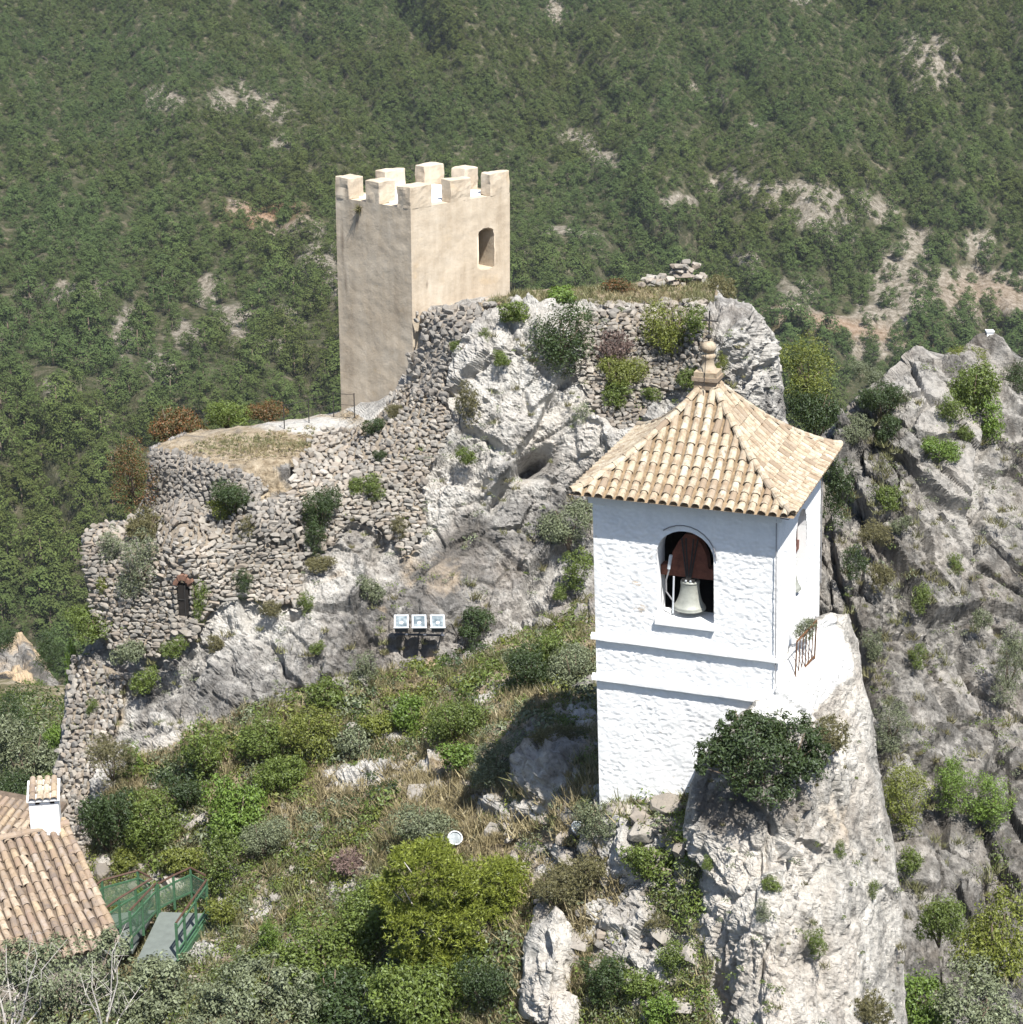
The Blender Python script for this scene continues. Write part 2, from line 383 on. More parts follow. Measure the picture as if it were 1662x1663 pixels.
def mat_mesh():
    t = NT('wire_mesh_green'); P = t.coord()
    tr = t.n('ShaderNodeBsdfTransparent'); d = t.n('ShaderNodeBsdfDiffuse'); d.inputs[0].default_value = (.12, .2, .14, 1)
    m = t.n('ShaderNodeMixShader'); t.l(t.ramp(t.noise(P, 60, 2), (.3, .25), (.7, .5)), m.inputs[0])
    t.l(tr.outputs[0], m.inputs[1]); t.l(d.outputs[0], m.inputs[2]); t.l(m.outputs[0], t.out.inputs[0]); return t.m
M['mesh'] = mat_mesh()
M['leaf_dark'] = mat_leaf('leaf_dark_evergreen', (0.048, 0.076, 0.025), .45)
M['leaf_green'] = mat_leaf('leaf_mid_green', (0.125, 0.170, 0.036), .42)
M['leaf_bright'] = mat_leaf('leaf_fresh_green', (0.140, 0.218, 0.038), .35)
M['leaf_olive'] = mat_leaf('leaf_grey_olive', (0.155, 0.178, 0.101), .42, .15)
M['leaf_dry'] = mat_leaf('leaf_dry_brown_green', (0.176, 0.163, 0.078), .45, .2)
M['leaf_red'] = mat_leaf('leaf_rusty_red', (0.120, 0.090, 0.035), .5, .2)
for nd_ in M['leaf_red'].node_tree.nodes:
    if nd_.type == 'VALTORGB' and nd_.color_ramp.elements[1].position > .5:
        for e_, c_ in zip(nd_.color_ramp.elements, ((.07, .085, .028, 1), (.13, .085, .032, 1), (.24, .10, .038, 1))): e_.color = c_
M['leaf_yellow'] = mat_leaf('leaf_yellow_green', (0.180, 0.205, 0.040), .4)
M['leaf_pine'] = mat_leaf('needle_yellow_green', (0.205, 0.242, 0.040), .5, .3)
M['leaf_forest'] = mat_leaf('needle_forest_pine', (0.090, 0.118, 0.037), .42, .12, (.122, .14, .042), 0., (.066, .106, .042))
M['leaf_scrub'] = mat_leaf('scrub_grass_blades', (0.190, 0.190, 0.090), .5, .2)
M['leaf_straw'] = mat_leaf('dry_straw_blades', (0.310, 0.262, 0.150), .35, .2)
M['leaf_heather'] = mat_leaf('grey_pink_twigs', (0.240, 0.170, 0.150), .35, .15)
def mat_mountain():
    t = NT('mountain_ground'); P = t.coord(); a = t.sep(t.attr('pv').outputs['Color'])
    n = t.noise(P, .05, 9, .7, .4); n2 = t.noise(P, .35, 7, .7)
    bare = t.ramp(t.noise(P, .55, 8, .75), (.38, (.11, .10, .07)), (.5, (.23, .205, .165)), (.64, (.37, .34, .29)))
    green = t.ramp(n2, (.3, (.04, .05, .024)), (.5, (.07, .072, .038)), (.7, (.19, .165, .12)))  # forest floor darkened in colour for the shade under the trees
    c = t.mix(t.ramp(t.math('ADD', a[0], t.math('MULTIPLY', t.math('SUBTRACT', n, .5), .8)), (.3, 0.), (.55, 1.)), green, bare)
    c = t.mix(t.math('MULTIPLY', a[1], .6), c, (.40, .22, .12))
    return t.principled(c, .95, t.bump(t.noise(P, .25, 8, .72), 1., 2.5), spec=.1)
M['mountain'] = mat_mountain()
def mat_terrain():
    t = NT('valley_ground'); P = t.coord()
    c = t.ramp(t.noise(P, .8, 8, .7), (.35, (.07, .075, .035)), (.5, (.16, .14, .08)), (.68, (.36, .31, .24)))
    return t.principled(c, .95, t.bump(t.noise(P, 2, 8, .7), .8, .2), spec=.1)
M['valley'] = mat_terrain()

# ------------------------------------------------------------------ leaf meshes
def unit(a): return a / (np.linalg.norm(a, axis=-1, keepdims=True) + 1e-9)
def leaf_quads(pos, nrm, size, aspect, rs):
    n = len(pos); t = unit(np.cross(nrm, rs.normal(size=(n, 3)))); b = np.cross(nrm, t)
    s = size[:, None]
    V = np.stack([pos - t * s, pos + b * s * aspect + nrm * s * .15, pos + t * s, pos - b * s * aspect + nrm * s * .15], 1).reshape(-1, 3)
    return V, np.arange(4 * n).reshape(-1, 4)
def needle_tufts(pos, nrm, size, rs, k=7):
    n = len(pos); d = unit(nrm[:, None] * .8 + rs.normal(size=(n, k, 3)) * .75).reshape(-1, 3)
    p = np.repeat(pos, k, 0); s = np.repeat(size, k) * (.7 + .6 * rs.rand(n * k)); sd_ = unit(np.cross(d, rs.normal(size=d.shape))) * (s * .13)[:, None]
    V = np.stack([p - sd_, p + sd_, p + d * s[:, None]], 1).reshape(-1, 3)
    return V, np.arange(3 * n * k).reshape(-1, 3)
def crown_mesh(name, seed, lobes, n, leaf, mat, clump=14, style='leaf', sig=.24, flat=.0, aspect=.5, low=-.45):
    """lobes: list of (centre xyz, radius xyz)"""
    rs = np.random.RandomState(seed); w = np.array([np.prod(l[1]) ** .667 for l in lobes]); w /= w.sum()
    cc = []; cr = []; out = []
    for (c, r), ww in zip(lobes, w):
        k = max(3, int(clump * ww * len(lobes))); d = unit(rs.normal(size=(k, 3))); d[:, 2] = np.where(d[:, 2] < low, -d[:, 2] * .6, d[:, 2])
        rad = .55 + .45 * rs.rand(k) ** .6
        cc.append(np.asarray(c) + d * rad[:, None] * np.asarray(r)); cr.append(np.repeat(np.asarray(r)[None] * sig, k, 0) * (.6 + .8 * rs.rand(k))[:, None]); out.append(d)
    cc = np.concatenate(cc); cr = np.concatenate(cr); out = np.concatenate(out)
    idx = rs.randint(len(cc), size=n)
    off = unit(rs.normal(size=(n, 3))) * (rs.rand(n, 1) ** .45) * 1.35
    off[:, 2] *= (1 - flat)
    pos = cc[idx] + off * cr[idx]
    nr = unit(unit(off) * .9 + out[idx] * .5 + rs.normal(size=(n, 3)) * .45 + np.array([0, 0, .35]))
    size = leaf * (.65 + .7 * rs.rand(n))
    if style == 'needle': V, Fc = needle_tufts(pos, nr, size * 2.6, rs)
    else: V, Fc = leaf_quads(pos, nr, size, aspect, rs)
    me = mesh_np(name, V, Fc, None, False); me.materials.append(mat); return me
def rand_lobes(seed, k=5, spread=.5):
    rs = np.random.RandomState(seed); L = [((0, 0, 0), (.62, .62, .6))]
    for i in range(k):
        a = 2 * math.pi * (i + rs.rand() * .7) / k; z = rs.uniform(-.45, .45)
        r = rs.uniform(.3, .5); L.append(((spread * math.cos(a), spread * math.sin(a), z), (r, r, r * rs.uniform(.75, 1.1))))
    return L
def stem_mesh(name, seed, k=5, mat=None, r=.03):
    rs = np.random.RandomState(seed); b = MB()
    for i in range(k):
        a = rs.rand() * 6.28; rr = rs.uniform(.15, .55); top = np.array([rr * math.cos(a), rr * math.sin(a), rs.uniform(-.1, .5)])
        mid = np.array([top[0] * .45 + rs.normal() * .08, top[1] * .45 + rs.normal() * .08, -.45])
        b.tube([(0, 0, -.85), mid, top], [r * 1.3, r, r * .35], 5)
    V = np.concatenate(b.V); me = mesh_np(name, V, [np.concatenate(b.Fq), np.concatenate(b.Ft)]); me.materials.append(mat or M['bark']); return me
PROTO = {}
SPEC = {'dark': (3200, .052, 44, 'leaf', .26), 'green': (3000, .054, 42, 'leaf', .26), 'bright': (2500, .062, 38, 'leaf', .26), 'olive': (3000, .048, 44, 'leaf', .25), 'dry': (2600, .045, 44, 'needle', .3), 'red': (2800, .05, 38, 'leaf', .27),
        'yellow': (2800, .052, 40, 'leaf', .26), 'pine': (3000, .045, 44, 'needle', .24), 'heather': (1800, .05, 26, 'needle', .3)}
def protos(kind, asp, dense):
    """foliage of unit half width; asp = height / width class, dense for big plants (smaller, more leaves)"""
    key = (kind, asp, dense)
    if key not in PROTO:
        n, lf, cl, st, sg = SPEC[kind]; L = []
        if dense: n, lf, cl = int(n * 2.1), lf * .66, int(cl * 1.7)
        for k in range(2):
            sd_ = hash_(kind) + k * 11 + int(asp * 10); lb = [((c[0], c[1], c[2] * asp), (r[0], r[1], r[2] * (asp ** .5))) for c, r in rand_lobes(sd_, 8 if asp > 1.3 else 6)]
            if asp > 1.3: lb += [((.15, .1, .55 * asp), (.4, .4, .45)), ((-.1, .05, -.55 * asp), (.45, .45, .45))]
            L.append((crown_mesh('foliage_' + kind, sd_, lb, n // (3 if st == 'needle' else 1), lf, M['leaf_' + kind], cl, st, sg, low=-.95), stem_mesh('stems_' + kind, sd_)))
        PROTO[key] = L
    return PROTO[key]
def hash_(s):
    h = 7
    for ch in str(s): h = (h * 31 + ord(ch)) % 99991
    return h

# ------------------------------------------------------------------ rock sheets (measured control points: photo x, photo y, metres away)
def jitter_poly(poly, seed, seg=11, amp=3.2):
    rs = np.random.RandomState(seed % 9999); out = []
    for i in range(len(poly)):
        a = np.array(poly[i], float); b = np.array(poly[(i + 1) % len(poly)], float); L = np.linalg.norm(b - a); n = max(1, int(L / seg))
        if L > 250: n = max(1, int(L / 60))
        for k in range(n): out.append(tuple(a + (b - a) * k / n + rs.normal(size=2) * amp * .6))
    return out
def sheet(name, poly, Yf, step, mat, relief=None, paint=None, fold=42, push=2.2, parent=None, smooth=True):
    if fold > 10: poly = jitter_poly(poly, hash_(name))
    pu = [p[0] for p in poly]; pv = [p[1] for p in poly]
    u, v = np.meshgrid(np.arange(min(pu) - fold - step, max(pu) + fold + 2 * step, step), np.arange(min(pv) - fold - step, max(pv) + fold + 2 * step, step))
    sh = u.shape; d, bu, bv = polydist(u, v, poly); o = d > 0
    uu = np.where(o, bu, u); vv = np.where(o, bv, v)
    Y = Yf(uu, vv); Y = Y + (np.where(o, d, 0) * push + np.clip(d + 12, 0, 12) ** 2 * .12 * (fold > 10)) * Y / F
    P = at(uu.ravel(), vv.ravel(), Y.ravel()).reshape(sh + (3,))
    du = np.gradient(P, axis=1); dv = np.gradient(P, axis=0); N = unit(np.cross(du, dv)); s = (N * (P - np.array([0, 0, ZC]))).sum(-1) > 0; N[s] *= -1
    for _ in range(3): N[1:-1, 1:-1] = (N[1:-1, 1:-1] + N[:-2, 1:-1] + N[2:, 1:-1] + N[1:-1, :-2] + N[1:-1, 2:]) / 5
    N = unit(N)
    Pf = P.reshape(-1, 3); Nf = N.reshape(-1, 3); uf = uu.ravel(); vf = vv.ravel()
    if relief is not None:
        damp = np.interp(d.ravel(), [-16, -5, 0, 8, 30], [1, .6, .22, .06, 0]) if fold > 10 else 1
        Pf = Pf + Nf * (relief(Pf, uf, vf) * damp)[:, None]
    a = paint(Pf, uf, vf) if paint is not None else np.tile([.5, 0, 0], (len(Pf), 1))
    idx = np.arange(sh[0] * sh[1]).reshape(sh)
    q = np.stack([idx[:-1, :-1], idx[1:, :-1], idx[1:, 1:], idx[:-1, 1:]], -1).reshape(-1, 4)
    q = q[(d.ravel()[q] < fold).any(1)]
    used = np.unique(q); mp = np.full(len(Pf), -1); mp[used] = np.arange(len(used))
    loc = np.array(world_loc(parent)) if parent is not None else 0
    return link(name, mesh_np(name, Pf[used] - loc, mp[q], {'pv': np.clip(a[used], 0, 1)}, smooth), mat, parent)
ROT = np.array(Matrix.Rotation(R_(28), 3, 'Y') @ Matrix.Rotation(R_(18), 3, 'X'))
ROTV = np.array(Matrix.Rotation(R_(8), 3, 'Y'))
def rock_relief(amp=1., blk=.42, aniso=(1, 1, .6), seed=0., rot=ROT):
    def f(P, u, v):
        Q = (P + seed) @ rot * np.array(aniso)
        Q = Q + .3 * np.stack([fbm(P * .5 + 5, 3), fbm(P * .5 + 25, 3), fbm(P * .5 + 45, 3)], 1)
        b, c = worley(Q * blk); b2, c2 = worley(Q * blk * 2.6 + 9); b3, c3 = worley(Q * blk * 6.5 + 19); c = np.clip(c * 1.6 - .5, 0, 1)
        h = .40 * b + .21 * b2 + .085 * b3 - .26 * c - .13 * c2 - .05 * c3 + .28 * fbm(P * .33 + seed, 4) + .16 * ridged(P * .5 + seed, 3) - .13 * ridged(Q * 1.3 + 3, 4) - .09 * ridged(P * 3.1 + 4, 4) - .045 * ridged(P * 8 + 2, 2)
        return h * amp
    return f

# ---- far mountain
_mv = np.array([-400, -150, 0, 150, 300, 450, 600, 750, 900, 1100, 1300, 1800.]); _my = np.log([1080, 900, 810, 730, 650, 580, 515, 465, 425, 380, 315, 150.])
def mountain_Y(u, v):
    u = np.asarray(u, float); v = np.asarray(v, float)
    q = np.stack([u.ravel() / 330, v.ravel() / 330, np.zeros(u.size)], 1)
    d = np.array([[.9, .45, 0], [-.45, .9, 0], [0, 0, 1]])
    n = ridged((q @ d) * np.array([1.3, .5, 1]) + 3.1, 3) * .06 + fbm(q * .8 + 8, 4) * .07
    x = (u.ravel() - 831) / 831
    t = np.interp(v.ravel(), _mv, _my) + n + .10 * x * np.clip((v.ravel() - 100) / 500, 0, 1)
    return np.exp(t).reshape(u.shape)
BARE = [(430, 175, 55, 26, 25, .55), (360, 165, 30, 20, 10, .5), (270, 160, 35, 25, 0, .4), (460, 235, 20, 16, 0, .5), (1300, 325, 130, 26, 8, .85), (1340, 370, 60, 16, 10, .7), (1430, 350, 30, 15, 0, .7), (1180, 300, 40, 14, 0, .55),
        (1590, 400, 22, 22, 20, .9), (1490, 400, 26, 22, 40, 1.), (1465, 460, 46, 50, 10, 1.), (1590, 480, 90, 36, 10, .95), (1640, 470, 40, 30, 0, .9), (1340, 525, 120, 12, 8, 1.), (1430, 540, 50, 40, 0, .9), (1300, 470, 40, 26, 0, .45), (1205, 430, 30, 16, 0, .8), (1290, 505, 30, 10, 0, .7),
        (1520, 95, 60, 45, 30, .55), (905, 22, 14, 24, -30, .9), (1300, 3, 16, 10, 0, .8), (950, 235, 60, 14, 30, .55), (985, 260, 34, 12, 10, .6), (930, 380, 40, 8, 5, .7), (1150, 150, 30, 16, 20, .5), (1225, 210, 14, 12, 0, .6), (1100, 330, 40, 12, 0, .5),
        (520, 420, 24, 34, 30, .75), (505, 370, 26, 14, 10, .7), (445, 370, 36, 16, 30, .7), (395, 340, 30, 14, 20, .5), (340, 470, 20, 24, 30, .7), (260, 600, 22, 30, -20, .8), (200, 540, 22, 50, 10, .5), (300, 545, 40, 30, 0, .45), (120, 475, 60, 18, 0, .5), (10, 520, 14, 26, 0, .6), (40, 480, 26, 14, 0, .4), (380, 520, 40, 40, 0, .45), (430, 560, 30, 20, 0, .4), (470, 510, 60, 12, 35, .4), (560, 470, 40, 20, 20, .6), (90, 620, 30, 14, 0, .3), (15, 1085, 60, 46, 0, .4)]
def mountain_bare(u, v):
    s = np.zeros(np.shape(u))
    for cu, cv, ru, rv, an, k in BARE: s = np.maximum(s, k * blob(u, v, cu, cv, ru, rv, an))
    q = np.stack([np.ravel(u) / 16., np.ravel(v) / 11., 0 * np.ravel(u)], 1); s = np.clip(s * (1 + 1.3 * fbm(q, 4).reshape(np.shape(u))), 0, 1)
    return s
def paint_mountain(P, u, v):
    b = mountain_bare(u, v); n = fbm(np.stack([u / 60, v / 40, 0 * u], 1), 4)
    r = np.clip(b * 1.35 + .12 + .4 * n, 0, 1)
    oc = blob(u, v, 430, 350, 60, 24) * .8 + blob(u, v, 1350, 530, 150, 14, 8) * .6 + blob(u, v, 1600, 480, 90, 30) * .3
    return np.stack([r, oc, 0 * r], 1)
def mountain_relief(P, u, v): return 2.6 * fbm(P * .045, 5) + 1.2 * ridged(P * .12, 4) * (.4 + mountain_bare(u, v))
structure(sheet('mountain', [(-420, -330), (2080, -330), (2080, 1500), (-420, 1500)], mountain_Y, 8, M['mountain'], mountain_relief, paint_mountain, fold=8), 'forested mountainside filling the background behind the castle')

# ---- crag that carries the castle
CRAG = TPS([(-40, 1440, 51), (60, 1380, 51.5), (110, 1300, 52.5), (120, 1180, 54), (150, 1200, 53.6), (125, 1080, 56), (150, 1080, 55.5), (140, 960, 56.3), (135, 870, 57), (240, 838, 58.4), (300, 856, 55.8), (400, 835, 56.2), (470, 822, 56.7), (300, 960, 55.2), (300, 1080, 54.3), (420, 960, 55.3),
            (243, 728, 59.8), (330, 745, 58.6), (410, 770, 57.4), (330, 692, 62.0), (430, 700, 60.8), (545, 658, 64.3), (500, 700, 61), (240, 832, 59.4), (330, 834, 57.9), (420, 800, 57.0),
            (600, 690, 60.4), (610, 740, 58.6), (560, 800, 57.4), (500, 900, 55.9), (640, 900, 56.2), (660, 650, 60.6), (690, 500, 62.2), (700, 570, 61.0), (800, 520, 60.3), (760, 620, 59.3), (800, 750, 57.6), (900, 600, 59.4), (950, 560, 60.2), (1080, 560, 60.2), (1050, 680, 58.2), (1200, 520, 59.2), (1250, 600, 60.4), (1275, 560, 62.5), (1280, 700, 61),
            (880, 497, 60.9), (1000, 497, 61), (1120, 497, 60.6), (880, 472, 63), (1000, 468, 63.4), (1100, 462, 63.8), (1160, 458, 63.6), (820, 480, 62.2), (720, 930, 55.5), (700, 1010, 54.3), (700, 1100, 52.9), (850, 950, 55.6), (850, 1080, 52.8), (950, 900, 56.2), (960, 1080, 50.8), (1200, 900, 57), (1200, 1100, 52),
            (450, 1000, 54.4), (400, 1110, 52.9), (250, 1150, 53.3), (250, 1250, 51.4), (560, 1100, 52.9), (600, 1300, 50.5), (300, 1420, 51), (900, 1350, 47)])
crag_poly = [(20, 1440), (55, 1390), (88, 1270), (100, 1190), (112, 1100), (138, 1060), (150, 1010), (146, 960), (134, 868), (172, 850), (238, 836), (244, 727), (300, 700), (390, 694), (470, 682), (545, 670), (640, 640), (680, 500), (770, 488), (835, 474), (920, 470), (1040, 460), (1160, 455), (1178, 488), (1213, 492), (1236, 515), (1258, 545), (1270, 585), (1272, 640), (1280, 700), (1300, 900), (1300, 1150), (900, 1300), (600, 1300), (300, 1420), (150, 1440)]
WALLS = {
 'terrace': [(247, 727), (300, 737), (355, 753), (410, 769), (437, 792), (420, 812), (400, 830), (360, 846), (330, 852), (280, 850), (240, 850), (242, 790)],
 'ruin': [(133, 868), (162, 852), (240, 840), (268, 832), (300, 850), (330, 838), (400, 832), (412, 812), (470, 806), (486, 850), (492, 980), (440, 985), (395, 965), (355, 975), (335, 1005), (305, 1045), (250, 1068), (175, 1050), (148, 985), (140, 930)],
 'rubble': [(470, 800), (486, 745), (515, 705), (600, 693), (628, 660), (648, 632), (672, 618), (690, 640), (718, 648), (738, 690), (706, 745), (684, 790), (692, 850), (668, 905), (640, 880), (610, 850), (566, 843), (548, 880), (500, 900), (486, 850)],
 'buttress': [(680, 506), (762, 497), (782, 512), (762, 540), (738, 575), (730, 610), (722, 650), (662, 650), (672, 612), (663, 575), (690, 560), (682, 530)],
 'upper': [(945, 506), (1060, 497), (1120, 500), (1150, 512), (1158, 560), (1130, 610), (1060, 650), (1035, 690), (1000, 702), (962, 662), (944, 600), (952, 560), (940, 530)],
 'parapet': [(118, 1062), (150, 1070), (205, 1100), (196, 1160), (165, 1230), (150, 1310), (146, 1400), (100, 1365), (92, 1262), (106, 1180), (116, 1120)]}
def wallmask(u, v):
    m = np.zeros(u.shape)
    for p in WALLS.values(): m = np.maximum(m, np.clip(.5 - polydist(u, v, p)[0] / 14, 0, 1))
    return m
_cr = rock_relief(1.0, .40)
def crag_relief(P, u, v):
    m = wallmask(u, v); tr = inpoly(u, v, [(244, 727), (330, 690), (545, 655), (640, 640), (600, 692), (520, 705), (480, 745), (410, 770), (330, 748)]) | inpoly(u, v, [(770, 488), (835, 472), (1160, 452), (1160, 490), (900, 498)])
    h = _cr(P, u, v) * (1 - .93 * m) * np.where(tr, .22, 1.) - .26 * m
    sm = blob(u, v, 725, 930, 60, 75) + blob(u, v, 640, 960, 60, 30) * .5
    h = h * (1 - .75 * np.clip(sm, 0, 1))
    h -= 1.9 * np.clip(blob(u, v, 868, 752, 40, 20, -38), 0, 1) ** 1.5 + .7 * blob(u, v, 820, 800, 10, 40, 35)
    h += .75 * blob(u, v, 812, 760, 28, 26) + .5 * blob(u, v, 960, 700, 50, 40)
    return h
def crag_paint(P, u, v):
    w = .46 + .5 * blob(u, v, 520, 690, 90, 18) + .35 * blob(u, v, 850, 620, 130, 130) + .25 * blob(u, v, 700, 830, 60, 60) + .22 * blob(u, v, 930, 700, 60, 60) + .2 * blob(u, v, 450, 980, 120, 60) - .20 * blob(u, v, 720, 930, 75, 75) - .3 * blob(u, v, 760, 870, 50, 30) - .12 * blob(u, v, 600, 1010, 120, 50) - .25 * blob(u, v, 880, 740, 50, 30) - .05 * blob(u, v, 470, 1090, 140, 50, -20) + .2 * blob(u, v, 270, 1210, 30, 60) + .15 * blob(u, v, 1200, 570, 70, 90)
    o = .75 * blob(u, v, 705, 1100, 16, 60, -8) + .4 * blob(u, v, 720, 930, 55, 60) + .5 * blob(u, v, 620, 990, 20, 14) + .45 * blob(u, v, 660, 890, 20, 60) + .45 * blob(u, v, 545, 940, 26, 20) + .3 * blob(u, v, 850, 780, 20, 20)
    s = np.where(inpoly(u, v, [(770, 490), (835, 470), (1160, 450), (1165, 488), (900, 498)]), .75, 0) + np.where(inpoly(u, v, [(244, 727), (330, 690), (545, 655), (620, 690), (520, 706), (480, 745), (410, 770), (330, 748)]), .55, 0)
    s += .7 * blob(u, v, 440, 722, 80, 16) - .5 * blob(u, v, 500, 690, 50, 9) + .3 * blob(u, v, 960, 1080, 80, 60) + .45 * wallmask(u, v) + .8 * blob(u, v, 445, 775, 40, 22) + .4 * blob(u, v, 130, 1340, 60, 120)
    return np.stack([w, o, s], 1)
structure(sheet('crag', crag_poly, CRAG, 2.6, M['crag'], crag_relief, crag_paint, smooth=False), 'grey and white limestone crag carrying the castle ruins')

# ---- vegetated hillside below
HILL = TPS([(600, 1110, 52.4), (700, 1100, 52.3), (800, 1075, 52.0), (950, 985, 54.5), (400, 1160, 52), (300, 1200, 51.6), (200, 1300, 50), (140, 1380, 48.6), (60, 1470, 46.5), (300, 1400, 47), (450, 1260, 49.3), (600, 1250, 48), (750, 1200, 47.8), (900, 1120, 48.6), (960, 1170, 45.2), (885, 1235, 42.6), (930, 1300, 40.6), (975, 1305, 39.6), (850, 1335, 42), (740, 1375, 42.6), (600, 1370, 44.8), (500, 1450, 44.3), (400, 1510, 43.4), (300, 1490, 44.9), (700, 1500, 40.4), (600, 1600, 39.8), (850, 1420, 40), (1000, 1350, 38.7), (1050, 1450, 37.6), (1110, 1310, 38.4), (950, 1550, 37.2), (1050, 1650, 35.6), (300, 1650, 40), (0, 1650, 41), (-100, 1560, 43.5), (200, 1540, 44.4), (1130, 1200, 42), (1130, 1000, 50), (1100, 1750, 34), (300, 1750, 38), (700, 1750, 36.5)])
hill_poly = [(-150, 1560), (40, 1480), (140, 1402), (150, 1350), (195, 1260), (290, 1200), (400, 1152), (480, 1125), (600, 1090), (700, 1098), (780, 1062), (860, 1015), (960, 965), (1010, 1000), (1135, 1000), (1135, 1300), (1140, 1400), (1160, 1750), (-150, 1750)]
ROCKY = [(590, 1260, 70, 30, -10, .8), (690, 1240, 40, 16, -20, .6), (890, 1240, 60, 55, 0, 1.), (850, 1320, 50, 22, 0, .8), (800, 1310, 30, 14, -20, .7), (1040, 1400, 70, 90, 0, 1.), (1060, 1560, 60, 110, 0, 1.), (990, 1500, 60, 60, 0, .8), (940, 1160, 36, 22, 0, .9), (790, 1140, 50, 14, -25, .7), (430, 1480, 40, 20, -40, .7), (480, 1545, 24, 16, 0, .8), (310, 1330, 40, 20, 0, .7), (330, 1540, 40, 30, -30, .8), (640, 1200, 30, 12, 0, .6), (560, 1440, 60, 20, -20, .5), (370, 1440, 16, 50, 10, .7), (200, 1410, 50, 22, 0, .8), (260, 1440, 60, 24, 0, .7), (900, 1380, 60, 12, 10, .5), (900, 1410, 50, 30, 0, .7), (1010, 1290, 50, 30, 0, .8), (700, 1560, 60, 50, 0, .5)]
def rocky(u, v):
    s = np.zeros(np.shape(u))
    for cu, cv, ru, rv, an, k in ROCKY: s = np.maximum(s, k * blob(u, v, cu, cv, ru, rv, an))
    return s
_hr = rock_relief(.8, .75, (1, 1, 1), 40.)
def hill_relief(P, u, v):
    r = rocky(u, v); return _hr(P, u, v) * (.25 + .75 * r) + .25 * r + .18 * fbm(P * .8, 4) + .25 * blob(u, v, 890, 1240, 60, 50)
def hill_paint(P, u, v):
    r = rocky(u, v); n = fbm(P * 1.3, 4)
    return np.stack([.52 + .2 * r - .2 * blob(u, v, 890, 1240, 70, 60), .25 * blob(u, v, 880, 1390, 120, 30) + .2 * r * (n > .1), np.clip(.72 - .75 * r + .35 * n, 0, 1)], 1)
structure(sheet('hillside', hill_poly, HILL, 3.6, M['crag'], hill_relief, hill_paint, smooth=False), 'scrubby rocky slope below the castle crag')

# ---- spur of rock under the bell tower
OUTC = TPS([(1300, 1050, 38.9), (1340, 1040, 39.6), (1385, 1010, 40.4), (1280, 1130, 37.9), (1200, 1180, 37.5), (1150, 1270, 37.2), (1120, 1330, 37.3), (1240, 1300, 36.3), (1340, 1250, 37.3), (1400, 1200, 39.2), (1250, 1400, 35.7), (1350, 1400, 36.8), (1440, 1350, 39.4), (1200, 1500, 35), (1120, 1480, 36.5), (1300, 1550, 35.1), (1420, 1550, 37.4), (1250, 1663, 34), (1465, 1600, 38.6), (1150, 1650, 35.2), (1300, 1780, 33), (1470, 1750, 37.5)])
out_poly = [(1268, 1085), (1284, 1052), (1300, 1040), (1322, 1004), (1350, 996), (1378, 1002), (1392, 1040), (1400, 1090), (1414, 1150), (1424, 1240), (1446, 1340), (1462, 1450), (1468, 1560), (1478, 1780), (1160, 1780), (1140, 1640), (1108, 1540), (1100, 1440), (1112, 1340), (1122, 1275), (1140, 1235), (1180, 1180), (1225, 1142), (1262, 1128)]
_or = rock_relief(.66, .55, (1.25, 1, .55), 80., ROTV)
def out_relief(P, u, v):
    k = blob(u, v, 1320, 1080, 70, 75); return _or(P, u, v) * (1 - .8 * k) * np.interp(u, [1310, 1400], [1, .42]) + .12 * k + .10 * fbm(P * np.array([3, 3, 1.2]), 4) * np.interp(u, [1310, 1400], [0, 1])
def out_paint(P, u, v):
    pnt = polydist(u, v, [(1262, 1128), (1284, 1052), (1330, 1015), (1352, 1000), (1374, 1030), (1384, 1090), (1352, 1120), (1320, 1165), (1270, 1180), (1225, 1160)])[0]
    w = .5 + .25 * blob(u, v, 1220, 1430, 90, 60) + 1.4 * np.clip(.5 - pnt / 16, 0, 1) - .3 * blob(u, v, 1200, 1310, 70, 50) + .12 * blob(u, v, 1400, 1150, 30, 120)
    o = np.clip(.34 * blob(u, v, 1370, 1330, 60, 200), 0, 1) * (pnt > 0)
    return np.stack([w, o, 0 * w, 1 - np.clip(.62 - pnt / 22, 0, 1)], 1)
structure(sheet('outcrop', out_poly, OUTC, 2.3, M['outcrop'], out_relief, out_paint, smooth=False), 'pale limestone spur under the white bell tower')

# ---- slabby cliff at the right
CLIFF = TPS([(1400, 660, 76), (1330, 740, 74), (1500, 575, 77), (1620, 560, 80), (1640, 660, 77.5), (1500, 700, 73.5), (1400, 800, 71.5), (1600, 850, 71.5), (1400, 1000, 66.5), (1600, 1100, 66.5), (1450, 1200, 62.5), (1600, 1300, 61.5), (1550, 1500, 56.5), (1650, 1620, 52.5), (1800, 700, 76), (1800, 1200, 64), (1850, 1700, 50), (1300, 1000, 67), (1350, 1400, 58), (1400, 1750, 50)])
cliff_poly = [(1270, 800), (1300, 725), (1345, 700), (1385, 655), (1440, 612), (1478, 572), (1502, 566), (1530, 582), (1565, 570), (1602, 548), (1636, 556), (1652, 580), (1690, 590), (1780, 640), (1900, 700), (1900, 1800), (1330, 1800), (1270, 1200)]
CROT = np.array(Matrix.Rotation(R_(-27), 3, 'Y'))
